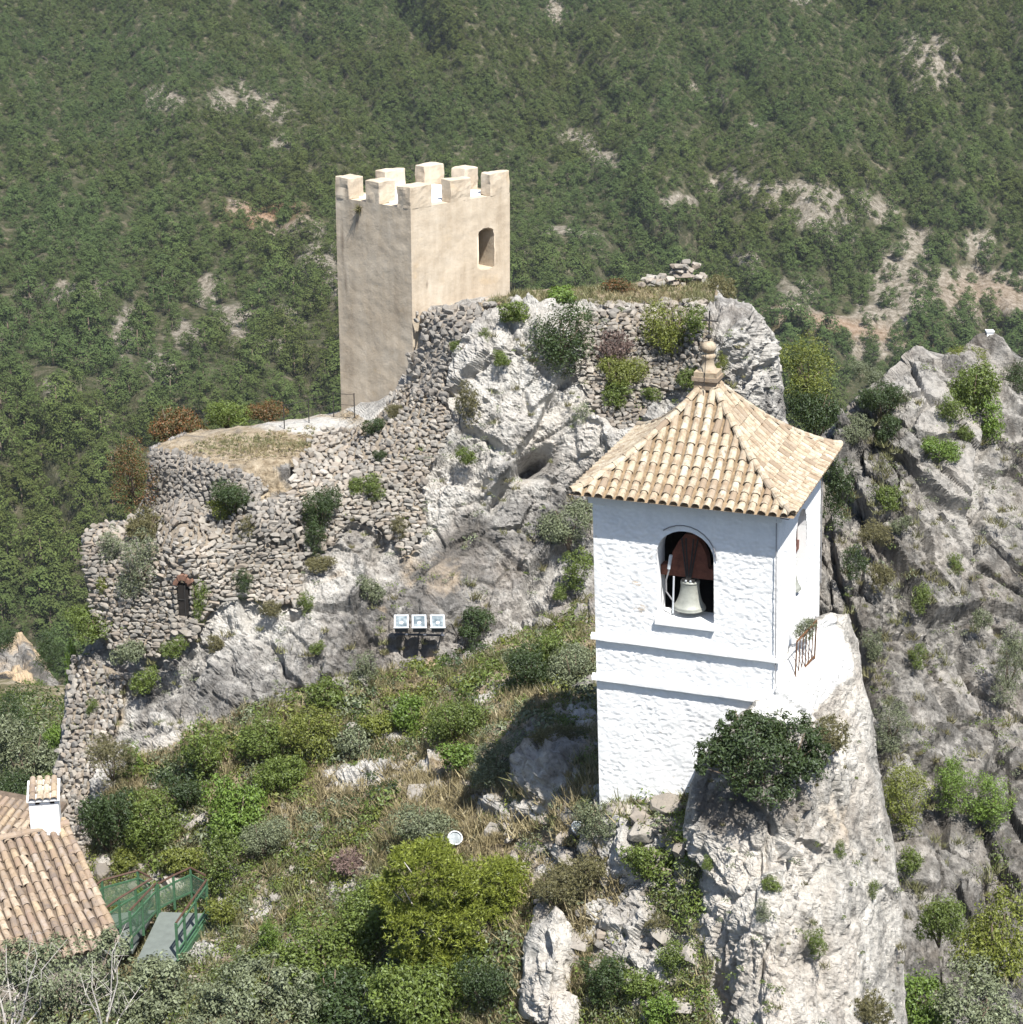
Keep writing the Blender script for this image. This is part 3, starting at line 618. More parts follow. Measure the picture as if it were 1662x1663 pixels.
def cliff_relief(P, u, v):
    W3 = np.stack([fbm(P * .25 + 5, 3), fbm(P * .25 + 25, 3), fbm(P * .25 + 45, 3)], 1)
    Q = P @ CROT * np.array([1.0, .5, .20]) + .22 * W3; b, c = worley(Q * .38); b2, c2 = worley(P @ CROT * np.array([1., .6, .34]) * .8 + .2 * W3 + 4); b3, c3 = worley(P @ CROT * np.array([1., .7, .5]) * 2.1 + 7); c = np.clip((c - .35) / .4, 0, 1); c2 = np.clip((c2 - .35) / .45, 0, 1)
    rg = ridged(P @ CROT * np.array([.9, .4, .12]), 4)
    fine = blob(u, v, 1420, 1050, 110, 260) * .9 + .4
    return .78 * b + .34 * b2 + .13 * b3 * fine - .55 * c - .34 * c2 - .09 * c3 * fine - .22 * rg + fine * (-.24 * ridged(P @ CROT * np.array([1.8, 1.2, .45]), 4) - .11 * ridged(P * 3.2, 3)) + .05 * fbm(P * 3, 3)
def cliff_paint(P, u, v):
    w = .46 + .25 * blob(u, v, 1500, 650, 60, 60) + .2 * blob(u, v, 1390, 900, 40, 60) + .2 * blob(u, v, 1560, 800, 60, 160) + .2 * blob(u, v, 1630, 600, 40, 30)
    return np.stack([w, .12 * blob(u, v, 1480, 900, 150, 300), .25 * blob(u, v, 1380, 680, 60, 40)], 1)
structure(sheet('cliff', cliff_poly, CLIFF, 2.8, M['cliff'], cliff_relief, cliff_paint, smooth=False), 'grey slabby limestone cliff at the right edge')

# ---- valley slope at the lower left
VAL = TPS([(-100, 1050, 125), (120, 1050, 110), (0, 1130, 92), (100, 1150, 84), (100, 1300, 63), (0, 1330, 62), (-100, 1400, 58), (100, 1450, 55), (200, 1250, 66)])
structure(sheet('valley_slope', [(-300, 1110), (0, 1105), (60, 1115), (180, 1120), (200, 1500), (-300, 1500)], VAL, 7, M['valley'], lambda P, u, v: .8 * fbm(P * .2, 4) + .3 * fbm(P * .8, 3)), 'brushy valley slope at the lower left')
OCH = TPS([(0, 1060, 112), (30, 1030, 113), (60, 1080, 110), (95, 1120, 108), (0, 1130, 104), (60, 1150, 102), (-80, 1100, 110)])
def och_paint(P, u, v): return np.stack([.42 + .5 * fbm(P * .35, 4), .26 + .5 * blob(u, v, 10, 1100, 40, 40) + 1.2 * fbm(P * .3 + 3, 4), 0 * u], 1)
structure(sheet('ochre_bluff', [(-60, 1080), (-20, 1068), (-4, 1052), (12, 1050), (22, 1030), (34, 1024), (40, 1036), (52, 1046), (58, 1064), (76, 1072), (84, 1096), (104, 1112), (120, 1180), (-80, 1180)], OCH, 3.5, M['cliff'], lambda P, u, v: 1.1 * rock_relief(1., .45)(P, u, v) + 1.3 * fbm(P * .16, 4), och_paint, fold=30, smooth=False), 'small ochre and grey rock bluff in the valley')

# ---- detached boulder
bo = sheet('boulder', [(848, 1560), (852, 1528), (866, 1500), (884, 1494), (900, 1474), (912, 1480), (926, 1506), (942, 1540), (955, 1580), (968, 1640), (962, 1720), (852, 1720), (838, 1640)],
           TPS([(850, 1560, 37), (900, 1490, 37.2), (900, 1560, 36.2), (950, 1580, 37), (900, 1650, 35.6), (960, 1690, 36.5), (850, 1690, 36.5)]), 2.4, M['outcrop'], lambda P, u, v: rock_relief(.5, .7, (1, 1, .8), 20., ROT)(P, u, v), lambda P, u, v: np.stack([.62 + 0 * u, .1 + 0 * u, 0 * u], 1), fold=36, push=3, smooth=False)
tag(bo, 'upright white limestone boulder right of the yellow-green pine', 'boulder')

# ------------------------------------------------------------------ rubble walls: every stone its own piece
def stone_proto(seed):
    """an angular quarry stone: the hull of a few points on a rounded block"""
    rs = np.random.RandomState(seed + 50); bm = bmesh.new()
    q = rs.normal(size=(20, 3)); q = q / (np.sum(np.abs(q) ** 4, 1) ** .25)[:, None] * rs.uniform(.86, 1.1, (20, 1))
    for p_ in q: bm.verts.new(p_)
    r = bmesh.ops.convex_hull(bm, input=bm.verts[:]); bmesh.ops.delete(bm, geom=[v for v in bm.verts if not v.link_faces], context='VERTS')
    bmesh.ops.recalc_face_normals(bm, faces=bm.faces[:])
    me = bpy.data.meshes.new('stone'); bm.to_mesh(me); bm.free(); return me
def stone_sets(mat):
    L = []
    for k in range(18):
        me = stone_proto(k); me.materials.append(mat); L.append(me)
    return L
STN = {k: stone_sets(M[k]) for k in ('stone', 'stone_grey')}
def wall_layout(poly, rs, h=(7, 10.5), w=(8, 19), slope=0.):
    pu = [p[0] for p in poly]; pv = [p[1] for p in poly]; out = []; v = min(pv)
    while v < max(pv) + 4:
        hh = rs.uniform(*h); u = min(pu) - rs.rand() * 12
        while u < max(pu):
            ww = rs.uniform(*w) * (1 if rs.rand() > .12 else 1.35); cv = v + hh / 2 + slope * (u - min(pu)) + rs.normal() * 1.2
            out.append((u + ww / 2, cv, ww, hh * rs.uniform(.7, 1.35))); u += ww * rs.uniform(.95, 1.06)
        v += hh * .96
    a = np.array(out); d = polydist(a[:, 0], a[:, 1], poly)[0]; n_ = fbm(np.stack([a[:, 0] / 22, a[:, 1] / 22, 0 * a[:, 0] + rs.rand() * 9], 1), 3); return a[(d < 9 * n_ + 2) | (d < -9)]
def frame_at(Yf, u, v):
    e = 3.; p = at(u, v, Yf(u, v)); pu = at(u + e, v, Yf(u + e, v)) - at(u - e, v, Yf(u - e, v)); pv = at(u, v - e, Yf(u, v - e)) - at(u, v + e, Yf(u, v + e))
    n = unit(np.cross(pu, pv)); n = unit(n * np.array([1, 1, .35])); x = unit(np.cross(np.array([0, 0, 1.]), n)); s_ = (x * pu).sum(-1) < 0; x[s_] *= -1; y = np.cross(n, x); return p, x, y, n
def rubble_wall(key, label, poly=None, stone='stone', mortar='mortar', h=(5, 8), w=(7.5, 17), lim=300, proud=.03, slope=0., seed=1, Yf=None, off=.12, avoid=None, depth=.6):
    poly = poly or WALLS[key]; Yf = Yf or CRAG; rs = np.random.RandomState(seed)
    Yw = lambda u, v: Yf(u, v) - off
    c = np.mean(poly, 0); base = at(c[0], max(p[1] for p in poly), float(Yf(np.array([c[0]]), np.array([max(p[1] for p in poly)]))[0]))
    root = empty('rubble_wall', base, label, 'wall')
    core = sheet('core', poly, lambda u, v: Yw(u, v) + .05, 4.5, M[mortar], lambda P, u, v: .05 * fbm(P * 2.5, 4) + .09 * fbm(P * .9, 3), None, fold=22, push=2.5, parent=root)
    L = wall_layout(poly, rs, h, w, slope)
    X = np.stack([rs.uniform(min(q[0] for q in poly), max(q[0] for q in poly), 1500), rs.uniform(min(q[1] for q in poly), max(q[1] for q in poly), 1500), rs.uniform(3, 6, 1500), rs.uniform(2.5, 4.5, 1500)], 1); X = X[inpoly(X[:, 0], X[:, 1], poly)]; L = np.concatenate([L, X[:int(len(L) * .8)]])
    if avoid: L = L[~inpoly(L[:, 0], L[:, 1], avoid)]
    p, x, y, n = frame_at(Yw, L[:, 0], L[:, 1])
    sz = Yw(L[:, 0], L[:, 1]) / F / dirs(L[:, 0], L[:, 1])[1]
    order = np.argsort(-(L[:, 2] * L[:, 3])); nb_ = len(L); big = set(order[:lim].tolist()); rest = MB()
    for i in range(len(L)):
        a, b = L[i, 2] * sz[i] * .53 * rs.uniform(.78, 1.1), L[i, 3] * sz[i] * .56 * rs.uniform(.8, 1.12) / max(.55, abs(y[i][2])); d = min(a, b) * rs.uniform(.55, .9)
        Rm = Matrix((x[i], y[i], n[i])).transposed() @ Matrix.Rotation(rs.normal() * .12, 3, 'Z') @ Matrix.Rotation(rs.normal() * .12, 3, 'X') @ Matrix.Rotation(rs.normal() * .12, 3, 'Y')
        T = Matrix.Translation(Vector(p[i] + n[i] * (proud + .03 + rs.normal() * .03)) - Vector(base)) @ Rm.to_4x4() @ Matrix.Diagonal((a, b, d, 1))
        me = STN[stone][rs.randint(18)]
        if i in big: link('stone', me, None, root, T)
        else:
            V = np.empty(len(me.vertices) * 3); me.vertices.foreach_get('co', V); V = V.reshape(-1, 3); V = V @ np.array(T.to_3x3()).T + np.array(T.translation)
            rest.add(V, np.array([pl.vertices[:] for pl in me.polygons]))
    if rest.V:
        o = link('small_stones', mesh_np('small_stones', np.concatenate(rest.V), np.concatenate(rest.Fq), None, False), M[stone], root); o['kind'] = 'stuff'
    return root
rubble_wall('terrace', 'grey coursed retaining wall holding up the flat terrace left of the castle tower', stone='stone_grey', mortar='mortar_grey', h=(5.5, 7.5), w=(7, 13), slope=.12, seed=3, proud=.0)
ruin = rubble_wall('ruin', 'ruined pale rubble wall with a dark doorway at the left end of the crag', seed=4, off=.22, avoid=[(288, 935), (318, 935), (318, 1003), (288, 1003)], slope=.03)
rubble_wall('rubble', 'crumbling rubble wall climbing the crag to the foot of the tan tower', seed=5, slope=-.05, proud=.03)
rubble_wall('buttress', 'eroded masonry buttress against the lit side of the tan tower', stone='stone_grey', mortar='mortar_grey', seed=6, proud=-.01, h=(6, 9), w=(9, 18), off=.25)
rubble_wall('upper', 'rubble retaining wall just under the grassy top of the crag', seed=7, proud=.03)
rubble_wall('parapet', 'sloping stone parapet running down the left edge above the tiled house', seed=8, h=(7, 10), w=(8, 15), proud=.03)
# curved block end where the ruin wall steps forward
rubble_wall('pier', 'low masonry pier in the gap between terrace wall and ruined wall', poly=[(408, 822), (470, 803), (486, 812), (484, 870), (440, 880), (410, 870)], stone='stone_grey', mortar='mortar_grey', seed=9, off=.42, h=(6, 9), w=(8, 14), proud=-.01)
# doorway in the ruin
def ruin_part(name, mat, b): return b.build(name, mat, ruin)
Yd = float(CRAG(np.array([303.]), np.array([970.]))[0]) - .22
pd, xd, yd, nd = [q[0] for q in frame_at(lambda u, v: CRAG(u, v) - .22, np.array([303.]), np.array([970.]))]
xd = unit(np.array([xd[0], xd[1], 0])); nd = unit(np.array([nd[0], nd[1], 0])); up = np.array([0, 0, 1.])
k = pxm(970, Yd)
door_w, door_h = 17 * k, 54 * k
o0 = pd - xd * door_w * .6 - up * door_h * .52
b = MB(); b.box(o0 + nd * .06, xd * door_w, up * door_h, nd * .12); ruin_part('doorway', M['dark'], b)  # near-black panel stands in for the shade inside the doorway
rs = np.random.RandomState(8)
for sd_ in (-.09, door_w + .08):
    for i in range(6):
        c_ = o0 + xd * (sd_ + rs.normal() * .015) + up * door_h * (i + .5) / 6 + nd * .15
        T = Matrix.Translation(Vector(c_) - ruin.location) @ Matrix((xd, -nd, up)).transposed().to_4x4() @ Matrix.Rotation(rs.normal() * .1, 4, 'Y') @ Matrix.Diagonal((rs.uniform(.06, .09), .10, door_h / 11, 1)); link('jamb_stone', STN['stone'][rs.randint(18)], None, ruin, T)
b = MB(); b.box(o0 + xd * door_w * .62 + nd * .182, xd * .03, up * door_h * .96, nd * .02); b.box(o0 + nd * .182 + up * door_h * .5, xd * door_w * .62, up * .03, nd * .02); ruin_part('door_frame', M['iron'], b)
for i in range(9):
    a = math.pi * (i + .5) / 9; c = o0 + xd * door_w * .5 + up * door_h * .98 + nd * .12; rr = door_w * .85
    dv_ = xd * math.cos(a) + up * math.sin(a); tv = -xd * math.sin(a) + up * math.cos(a)
    jr = rs.normal() * .02; b = MB(); b.box(c + dv_ * (rr * .55 + jr) - tv * .045, dv_ * rr * (.5 + jr * 3), tv * .085, nd * (.11 + jr)); ruin_part('brick', M['brick'], b)
b = MB()
for i in range(0): b.box(o0 - xd * (.2 + .12 * i) - up * (.16 * (i + 1)) + nd * .05, xd * (door_w + .45 + .2 * i), up * .155, nd * (.25 + .14 * i))
rs = np.random.RandomState(3)
for i in range(3):
    for k_ in range(3):
        c_ = o0 + xd * (door_w * .5 + (k_ - 1) * .26 + rs.normal() * .03) - up * (.10 + .17 * i) + nd * (.12 + .12 * i)
        T = Matrix.Translation(Vector(c_) - ruin.location) @ Matrix((xd, -nd, up)).transposed().to_4x4() @ Matrix.Rotation(rs.normal() * .15, 4, 'Z') @ Matrix.Diagonal((rs.uniform(.13, .2), .14, .09, 1)); link('step', STN['stone'][rs.randint(18)], None, ruin, T)

# stones of the low ruin on top of the plateau
root = empty('dry_stone_ruin', at(1110, 468, 63.2), 'low heap of white building stones on the grassy crag top', 'ruin')
rs = np.random.RandomState(11); zt = at(1110, 468, 63.2)[2]
for i in range(60):
    u = rs.uniform(1040, 1150); t = (u - 1040) / 110; hmax = np.interp(u, [1040, 1085, 1095, 1128, 1132, 1152], [.18, .3, .75, .75, .45, .2]); zz = rs.rand() * hmax
    k = pxm(465, 63.5); p = at(u, 466, 63.4 + rs.rand() * .6); p[2] = zt + zz + .02
    T = Matrix.Translation(Vector(p) - root.location) @ Matrix.Rotation(rs.rand() * 6.28, 4, 'Z') @ Matrix.Diagonal((rs.uniform(.1, .2), rs.uniform(.1, .17), rs.uniform(.07, .11), 1))
    link('stone', STN['stone'][rs.randint(18)], None, root, T)
c = at(1112, 446, 63.6); link('coping_slab', STN['stone'][4], None, root, Matrix.Translation(Vector(c) - root.location) @ Matrix.Rotation(.08, 4, 'Y') @ Matrix.Diagonal((.36, .3, .10, 1)))
root = empty('stone_edging', at(900, 496, 60.6), 'row of loose pale stones along the front edge of the grassy crag top', 'edging')
for i in range(64):
    u = rs.uniform(775, 1145); v = np.interp(u, [770, 800, 900, 1000, 1145], [498, 488, 492, 494, 490]) + rs.normal() * 3; Yv = float(CRAG(np.array([u]), np.array([v]))[0])
    p = at(u, v, Yv - .05); s_ = rs.uniform(.5, 1.) * .17
    T = Matrix.Translation(Vector(p) - root.location) @ Matrix.Rotation(rs.rand() * 6.28, 4, 'Z') @ Matrix.Diagonal((s_ * 1.3, s_, s_ * .7, 1))
    link('stone', STN['stone'][rs.randint(18)], None, root, T)

# ------------------------------------------------------------------ plaster faces with openings
def plaster_face(o, ex, ey, w, h, step, out, hole=None, amp=.02, freq=(3, 12), pit=0., seed=0., shear=None):
    """grid on a wall face from origin o along ex (w) and ey (h); hole = sdf(s,t) (<0 inside); returns V, quads"""
    ns, nt_ = max(2, int(w / step)), max(2, int(h / step)); s, t = np.meshgrid(np.linspace(0, w, ns + 1), np.linspace(0, h, nt_ + 1)); sh = s.shape; s = s.ravel(); t = t.ravel()
    keep = np.ones(len(s), bool)
    if hole is not None:
        e = 1e-3; d = hole(s, t); gx = (hole(s + e, t) - d) / e; gy = (hole(s, t + e) - d) / e; g = np.maximum(gx * gx + gy * gy, .3)
        ins = d < 0; near = ins & (d > -step * 1.7)
        s = np.where(near, s - d * gx / g, s); t = np.where(near, t - d * gy / g, t); keep = ~(ins & ~near)
    P = o + s[:, None] * ex + t[:, None] * ey
    edge = np.minimum.reduce([s, w - s, t + 9, h - t + 9]); fade = np.clip(edge / (step * 1.5), 0, 1)
    disp = amp * fbm(P * freq[0] + seed, 3) + amp * .5 * fbm(P * freq[1] + seed, 3)
    if pit:
        n1 = fbm(P * np.array([11, 11, 21.]) + seed, 4); disp = disp - pit * np.clip((n1 + .12) / .25, 0, 1) * (.5 + .5 * np.clip(fbm(P * 2 + 3, 2) * 3 + .6, 0, 1)) + pit * .5
    P = P + out * (disp * fade)[:, None]
    idx = np.arange(len(s)).reshape(sh); q = np.stack([idx[:-1, :-1], idx[:-1, 1:], idx[1:, 1:], idx[1:, :-1]], -1).reshape(-1, 4); q = q[keep[q].all(1)]
    if hole is not None: q = q[hole(s[q].mean(1), t[q].mean(1)) > -step * .05]
    return P, q
def arch_sdf(s0, s1, t0, tspring, flat=1.0):
    c = (s0 + s1) / 2; r = (s1 - s0) / 2
    def f(s, t):
        box = np.maximum(np.abs(s - c) - r, np.maximum(t0 - t, t - tspring)); circ = np.where(t > tspring, np.hypot(s - c, (t - tspring) / flat) - r, 9)
        return np.minimum(box, circ)
    return f
def arch_line(s0, s1, t0, tspring, flat=1.0, n=14):
    c = (s0 + s1) / 2; r = (s1 - s0) / 2
    L = [(s0, t0), (s0, (t0 + tspring) / 2), (s0, tspring)] + [(c - r * math.cos(math.pi * i / n), tspring + r * flat * math.sin(math.pi * i / n)) for i in range(1, n)] + [(s1, tspring), (s1, (t0 + tspring) / 2), (s1, t0)]
    return np.array(L)
def reveal(o, ex, ey, line, inn, depth, closed=True, splay=0.):
    A = o + line[:, :1] * ex + line[:, 1:] * ey; c = line.mean(0); l2 = line + (line - c) * splay; B = o + l2[:, :1] * ex + l2[:, 1:] * ey + inn * depth; n = len(A)
    return np.concatenate([A, B]), [(i, (i + 1) % n, n + (i + 1) % n, n + i) for i in range(n if closed else n - 1)]

# ------------------------------------------------------------------ castle tower
up = np.array([0, 0, 1.])
cF = at(667, 339, 62.0); cL = cF + np.array([-2.46, 2.12, 0]); cR = cF + np.array([3.02, 2.92, 0]); cB = cL + cR - cF
zt = cF[2]; zb = zt - 9.2
tower = empty('castle_tower', (cF + cB) / 2 - up * 9.2, 'square tan plastered tower with battlements beside the crag', 'tower')
cen = (cF + cB) / 2
def tw_face(A, B, hole=None, hl=None, seed=0.):
    ex = unit(B - A); w = np.linalg.norm(B - A); n = np.cross(ex, up); n = n if np.dot(n, A - cen) > 0 else -n
    P, q = plaster_face(A - up * 9.2, ex, up, w, 9.2, .09, n, hole, .032, (1.1, 5), 0, seed); return ex, w, n, P, q
b = MB()
wl = np.linalg.norm(cR - cF); s0, s1 = .672 * wl, .835 * wl
t0 = 9.2 - (441 - 322) * pxm(390, 64) ; t1 = 9.2 - (380 - 321) * pxm(390, 64)
for A, B, hole in ((cL, cF, None), (cF, cR, arch_sdf(s0, s1, t0, t1, .42)), (cR, cB, None), (cB, cL, None)):
    ex, w, n, P, q = tw_face(A, B, hole); b.add(P, q)
    if hole is not None: exR, nR = ex, n
def stains(b, dark, och=()):
    V = np.concatenate(b.V); u, v = proj(V); r = np.zeros(len(V)); g = np.zeros(len(V))
    for q_ in dark: r = np.maximum(r, q_[5] * blob(u, v, *q_[:5]))
    for q_ in och: g = np.maximum(g, q_[5] * blob(u, v, *q_[:5]))
    return {'stain': np.stack([r, g, 0 * r], 1)}
wall = b.build('wall', M['plaster'], tower, True, stains(b, [(556, 390, 4, 55, -2, .8), (562, 460, 4, 30, -5, .6), (580, 360, 4, 24, 8, .7), (600, 400, 40, 60, 0, .22), (640, 500, 18, 120, 0, .3), (575, 560, 20, 80, 0, .3), (620, 620, 60, 30, 0, .25), (693, 462, 2.5, 9, 0, .9), (814, 345, 3, 22, 0, .4), (610, 345, 60, 10, 5, .35)], [(722, 385, 26, 14, 0, .45), (716, 455, 12, 14, 0, .5), (690, 372, 20, 10, 0, .35), (790, 455, 40, 16, 0, .5), (745, 345, 60, 9, -4, .3), (808, 430, 10, 40, 0, .35)]))
line = arch_line(s0, s1, t0, t1, .42); b = MB(); V, q = reveal(cF - up * 9.2, exR, up, line, -nR, .75); b.add(V, q); b.build('window_reveal', M['plaster'], tower)
b = MB(); c0 = cF - up * 9.2 - nR * .76; b.box(c0 + exR * (s0 - .3) + up * (t0 - .3), exR * (s1 - s0 + .6), up * (t1 - t0 + 1.), -nR * .05); b.build('window_interior_shade', M['dark'], tower)  # panel behind the reveal, painted near-black as the unlit inside
b = MB(); b.box(c0 + exR * s0 + up * t0 + nR * .3, exR * (s1 - s0) * .55, up * .42, nR * .03); b.build('window_board', M['greymetal'], tower)
inL = unit(cF - cL); inR = unit(cR - cF)
b = MB(); e = .42
q0 = cF + inR * e - inL * e; q1 = cR - inR * e - inL * e; q2 = cB - inR * e + inL * e; q3 = cL + inR * e + inL * e
b.box(cF - up * .12 + inR * .02 - inL * .02, (cL - cF) * .99, (cR - cF) * .99, up * .10)
b.build('parapet_walk', M['plaster'], tower)
b = MB(); b.box(q0 + up * -.03, q3 - q0, q1 - q0, up * .05); b.build('roof_terrace', M['white_clean'], tower)
mh = .70
def merlon(o, lenL, lenR):
    """o: outer corner nearest the front; extends along +R and back along -L"""
    b = MB(); z0 = -.03; rsm = np.random.RandomState(int(abs(o[0]) * 1000) % 9999)
    for part_ in (0,):
        A = o + up * z0; a = -inL * lenL; c = inR * lenR
        g = [(i / 4, j / 4, k_ / 4) for i in range(5) for j in range(5) for k_ in range(5)]
    bm = bmesh.new(); bmesh.ops.create_cube(bm, size=1.0); bmesh.ops.subdivide_edges(bm, edges=bm.edges[:], cuts=5, use_grid_fill=True)
    bmesh.ops.bevel(bm, geom=[e for e in bm.edges if sum(1 for f in e.link_faces) == 2 and e.calc_face_angle(0) > 1], offset=.03, segments=1, affect='EDGES')
    V = np.array([v.co for v in bm.verts]) + .5; W_ = A + V[:, :1] * a + V[:, 1:2] * c + V[:, 2:] * up * (mh + rsm.uniform(-.03, .05)); W_ += .055 * np.stack([fbm(W_ * 2.5, 3), fbm(W_ * 2.5 + 9, 3), fbm(W_ * 2.5 + 19, 3)], 1)
    loc = np.array(tower.location)
    for v, p in zip(bm.verts, W_ - loc): v.co = p
    bmesh.ops.recalc_face_normals(bm, faces=bm.faces[:])
    me = bpy.data.meshes.new('merlon'); bm.to_mesh(me); bm.free(); link('merlon', me, M['plaster'], tower)
LL, LR = np.linalg.norm(cL - cF), np.linalg.norm(cR - cF); mL, mR, th = .58, .86, .42
merlon(cF, mL, mR); merlon(cF - inL * (LL - mL), mL, .62); merlon(cF - inL * (LL - mL) / 2 , mL, .66)
merlon(cF + inR * (LR - mR), .40, mR); merlon(cF + inR * (LR - mR) / 2, .40, mR)
bk = cF - inL * (LL - .42)
merlon(bk + inR * (LR - mR), .42, mR); merlon(cF - inL * (LL - mL) / 2 + inR * (LR - .6), mL, .6); merlon(bk + inR * (LR - mR) / 2, .42, mR)
b = MB(); rs = np.random.RandomState(5)
pw = cF - inL * LL * .67 + (np.cross(up, inL)) * 0 - up * .25; no = -inR
for i in range(60):
    d = unit(no * .5 + rs.normal(size=3) * .5 - up * .2) * rs.uniform(.1, .28); s_ = unit(np.cross(d, rs.normal(size=3))) * .02; q_ = pw + no * .03 + rs.normal(size=3) * .03
    b.add([q_ - s_, q_ + s_, q_ + d], (), [(0, 1, 2)])
b.build('weed', M['leaf_dry'], tower)

# ------------------------------------------------------------------ bell tower
YF_ = 38.0
bF = at(1265, 822, YF_); ze = bF[2]
bL = atz(962, 790, ze); bR = atz(1342, 737, ze)
e1 = unit(bF - bL); w1 = np.linalg.norm(bF - bL); e2p = bR - bF; e2 = np.array([-e1[1], e1[0], 0.]); w2 = float(np.dot(e2p, e2)) * 1.13; bR = bF + e2 * w2; bB = bL + e2 * w2
LEAN = math.tan(R_(2.0))
def lean(P):
    P = np.array(P, float); P[..., 0] -= (P[..., 2] - ze) * LEAN; return P
HB = 7.6; bcen = (bF + bB) / 2
bell_tower = empty('bell_tower', lean(bcen - up * HB), 'white rendered bell tower with a tiled pyramid roof on the rock spur', 'bell tower')
n1 = -e2; n2 = e1
def face_uv(A, ex, n, u, v):
    """wall coordinates (along, height above the bottom) of a photo point on a face"""
    x, dy, dz = dirs(u, v); d = np.array([float(x), float(dy), float(dz)]); t = 5.
    nn = n.copy(); O = np.array([0, 0, ZC])
    for _ in range(4):
        # lean is small: iterate
        t = np.dot(A - O, nn) / np.dot(d, nn); P = O + d * t; sh_ = (P[2] - ze) * LEAN; O = np.array([sh_, 0, ZC])
    return float(np.dot(P - A, ex)), float(P[2] - (ze - HB))
sA, tS = face_uv(bL, e1, n1, 1068, 1005); sB_, _ = face_uv(bL, e1, n1, 1160, 1010); _, tT = face_uv(bL, e1, n1, 1112, 863); _, tS = face_uv(bL, e1, n1, 1112, 1008)
rA = (sB_ - sA) / 2; spr = tT - rA * .95
rsA, _ = face_uv(bF, e2, n2, 1290, 950); rsB, _ = face_uv(bF, e2, n2, 1313, 930)
rw = rA * 1.85; rc = w2 * .52; r0, r1 = rc - rw / 2, rc + rw / 2
b = MB(); hole1 = arch_sdf(sA, sB_, tS, spr, .95); hole2 = arch_sdf(r0, r1, tS, spr, .95)
for A, ex, w, n, hole, pit in ((bL, e1, w1, n1, hole1, .015), (bF, e2, w2, n2, hole2, .012), (bR, -e1, w1, -n1, None, .01), (bB, -e2, w2, -n2, None, .01)):
    P, q = plaster_face(A - up * HB, ex, up, w, HB, 0.027 if pit != .01 else .15, n, hole, .015, (1.5, 6), pit, 3.); b.add(lean(P), q)
b.build('wall', M['white'], bell_tower, True, stains(b, [(1033, 945, 14, 16, 0, .62), (1040, 988, 26, 16, 0, .6), (1020, 1003, 16, 10, 0, .5), (1058, 905, 10, 12, 0, .5), (968, 850, 6, 60, 0, .45), (972, 1010, 8, 20, 0, .45), (985, 1090, 14, 8, 0, .35), (1240, 880, 8, 6, 0, .4), (1265, 930, 4, 90, 0, .35), (1100, 860, 26, 8, 0, .4)]))
for o, ex, ln, n in ((bL - up * HB, e1, arch_line(sA, sB_, tS, spr, .95), n1), (bF - up * HB, e2, arch_line(r0, r1, tS, spr, .95), n2)):
    b = MB(); V, q = reveal(o, ex, up, ln, -n, .62); b.add(lean(V), q); b.build('opening_reveal', M['white_clean'], bell_tower)
b = MB()      # bell chamber's inner faces, floor and ceiling, coloured near-black for its shade
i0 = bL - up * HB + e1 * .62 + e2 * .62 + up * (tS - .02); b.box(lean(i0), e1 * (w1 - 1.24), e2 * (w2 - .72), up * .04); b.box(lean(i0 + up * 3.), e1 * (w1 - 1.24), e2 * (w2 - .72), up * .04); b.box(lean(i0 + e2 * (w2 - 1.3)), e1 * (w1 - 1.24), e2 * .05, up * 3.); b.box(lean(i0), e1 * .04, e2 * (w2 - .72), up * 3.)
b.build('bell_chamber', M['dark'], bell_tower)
def band(tz, prot, hgt, name, ext=.06):
    b = MB(); o = bL - up * HB + up * tz - e1 * ext * 0
    for (A, ex, w, n) in ((bL, e1, w1, n1), (bF, e2, w2, n2))[:2 if name == 'eaves_band' else 1]:
        s = np.linspace(-prot if ex is e1 else 0, w + prot, 60); prof = [(0.0, hgt * 1.7), (prot * .95, hgt), (prot, hgt * .8), (prot, 0), (0., -.01)]
        V = []
        for si in s:
            for pr, hh in prof: V.append(A - up * HB + up * (tz + hh) + ex * si + n * pr)
        V = np.array(V); V += n * (.012 * fbm(V * 4, 3))[:, None] + up * (.012 * fbm(V * 3 + 7, 3))[:, None]
        m = len(prof); b.add(lean(V), [(i * m + j, (i + 1) * m + j, (i + 1) * m + j + 1, i * m + j + 1) for i in range(len(s) - 1) for j in range(m - 1)])
        b.add(lean(V[:m]), [], [(0, 1, 2), (0, 2, 3), (0, 3, 4)]); b.add(lean(V[-m:]), [], [(0, 2, 1), (0, 3, 2), (0, 4, 3)])
    return b.build(name, M['white'], bell_tower, False)
_, tb1 = face_uv(bL, e1, n1, 1115, 1049); _, tb2 = face_uv(bL, e1, n1, 1115, 1117)
band(tb1 - .09, .085, .075, 'cornice'); band(tb2 - .07, .085, .075, 'cornice')
band(HB - .33, .07, .16, 'eaves_band')
b = MB(); sl_ = bL - up * HB + up * (tS - .13); b.box(lean(sl_ + e1 * (sA - .04) + n1 * .07), e1 * (sB_ - sA + .06), -n1 * .66, up * .12); b.build('sill', M['white_clean'], bell_tower)
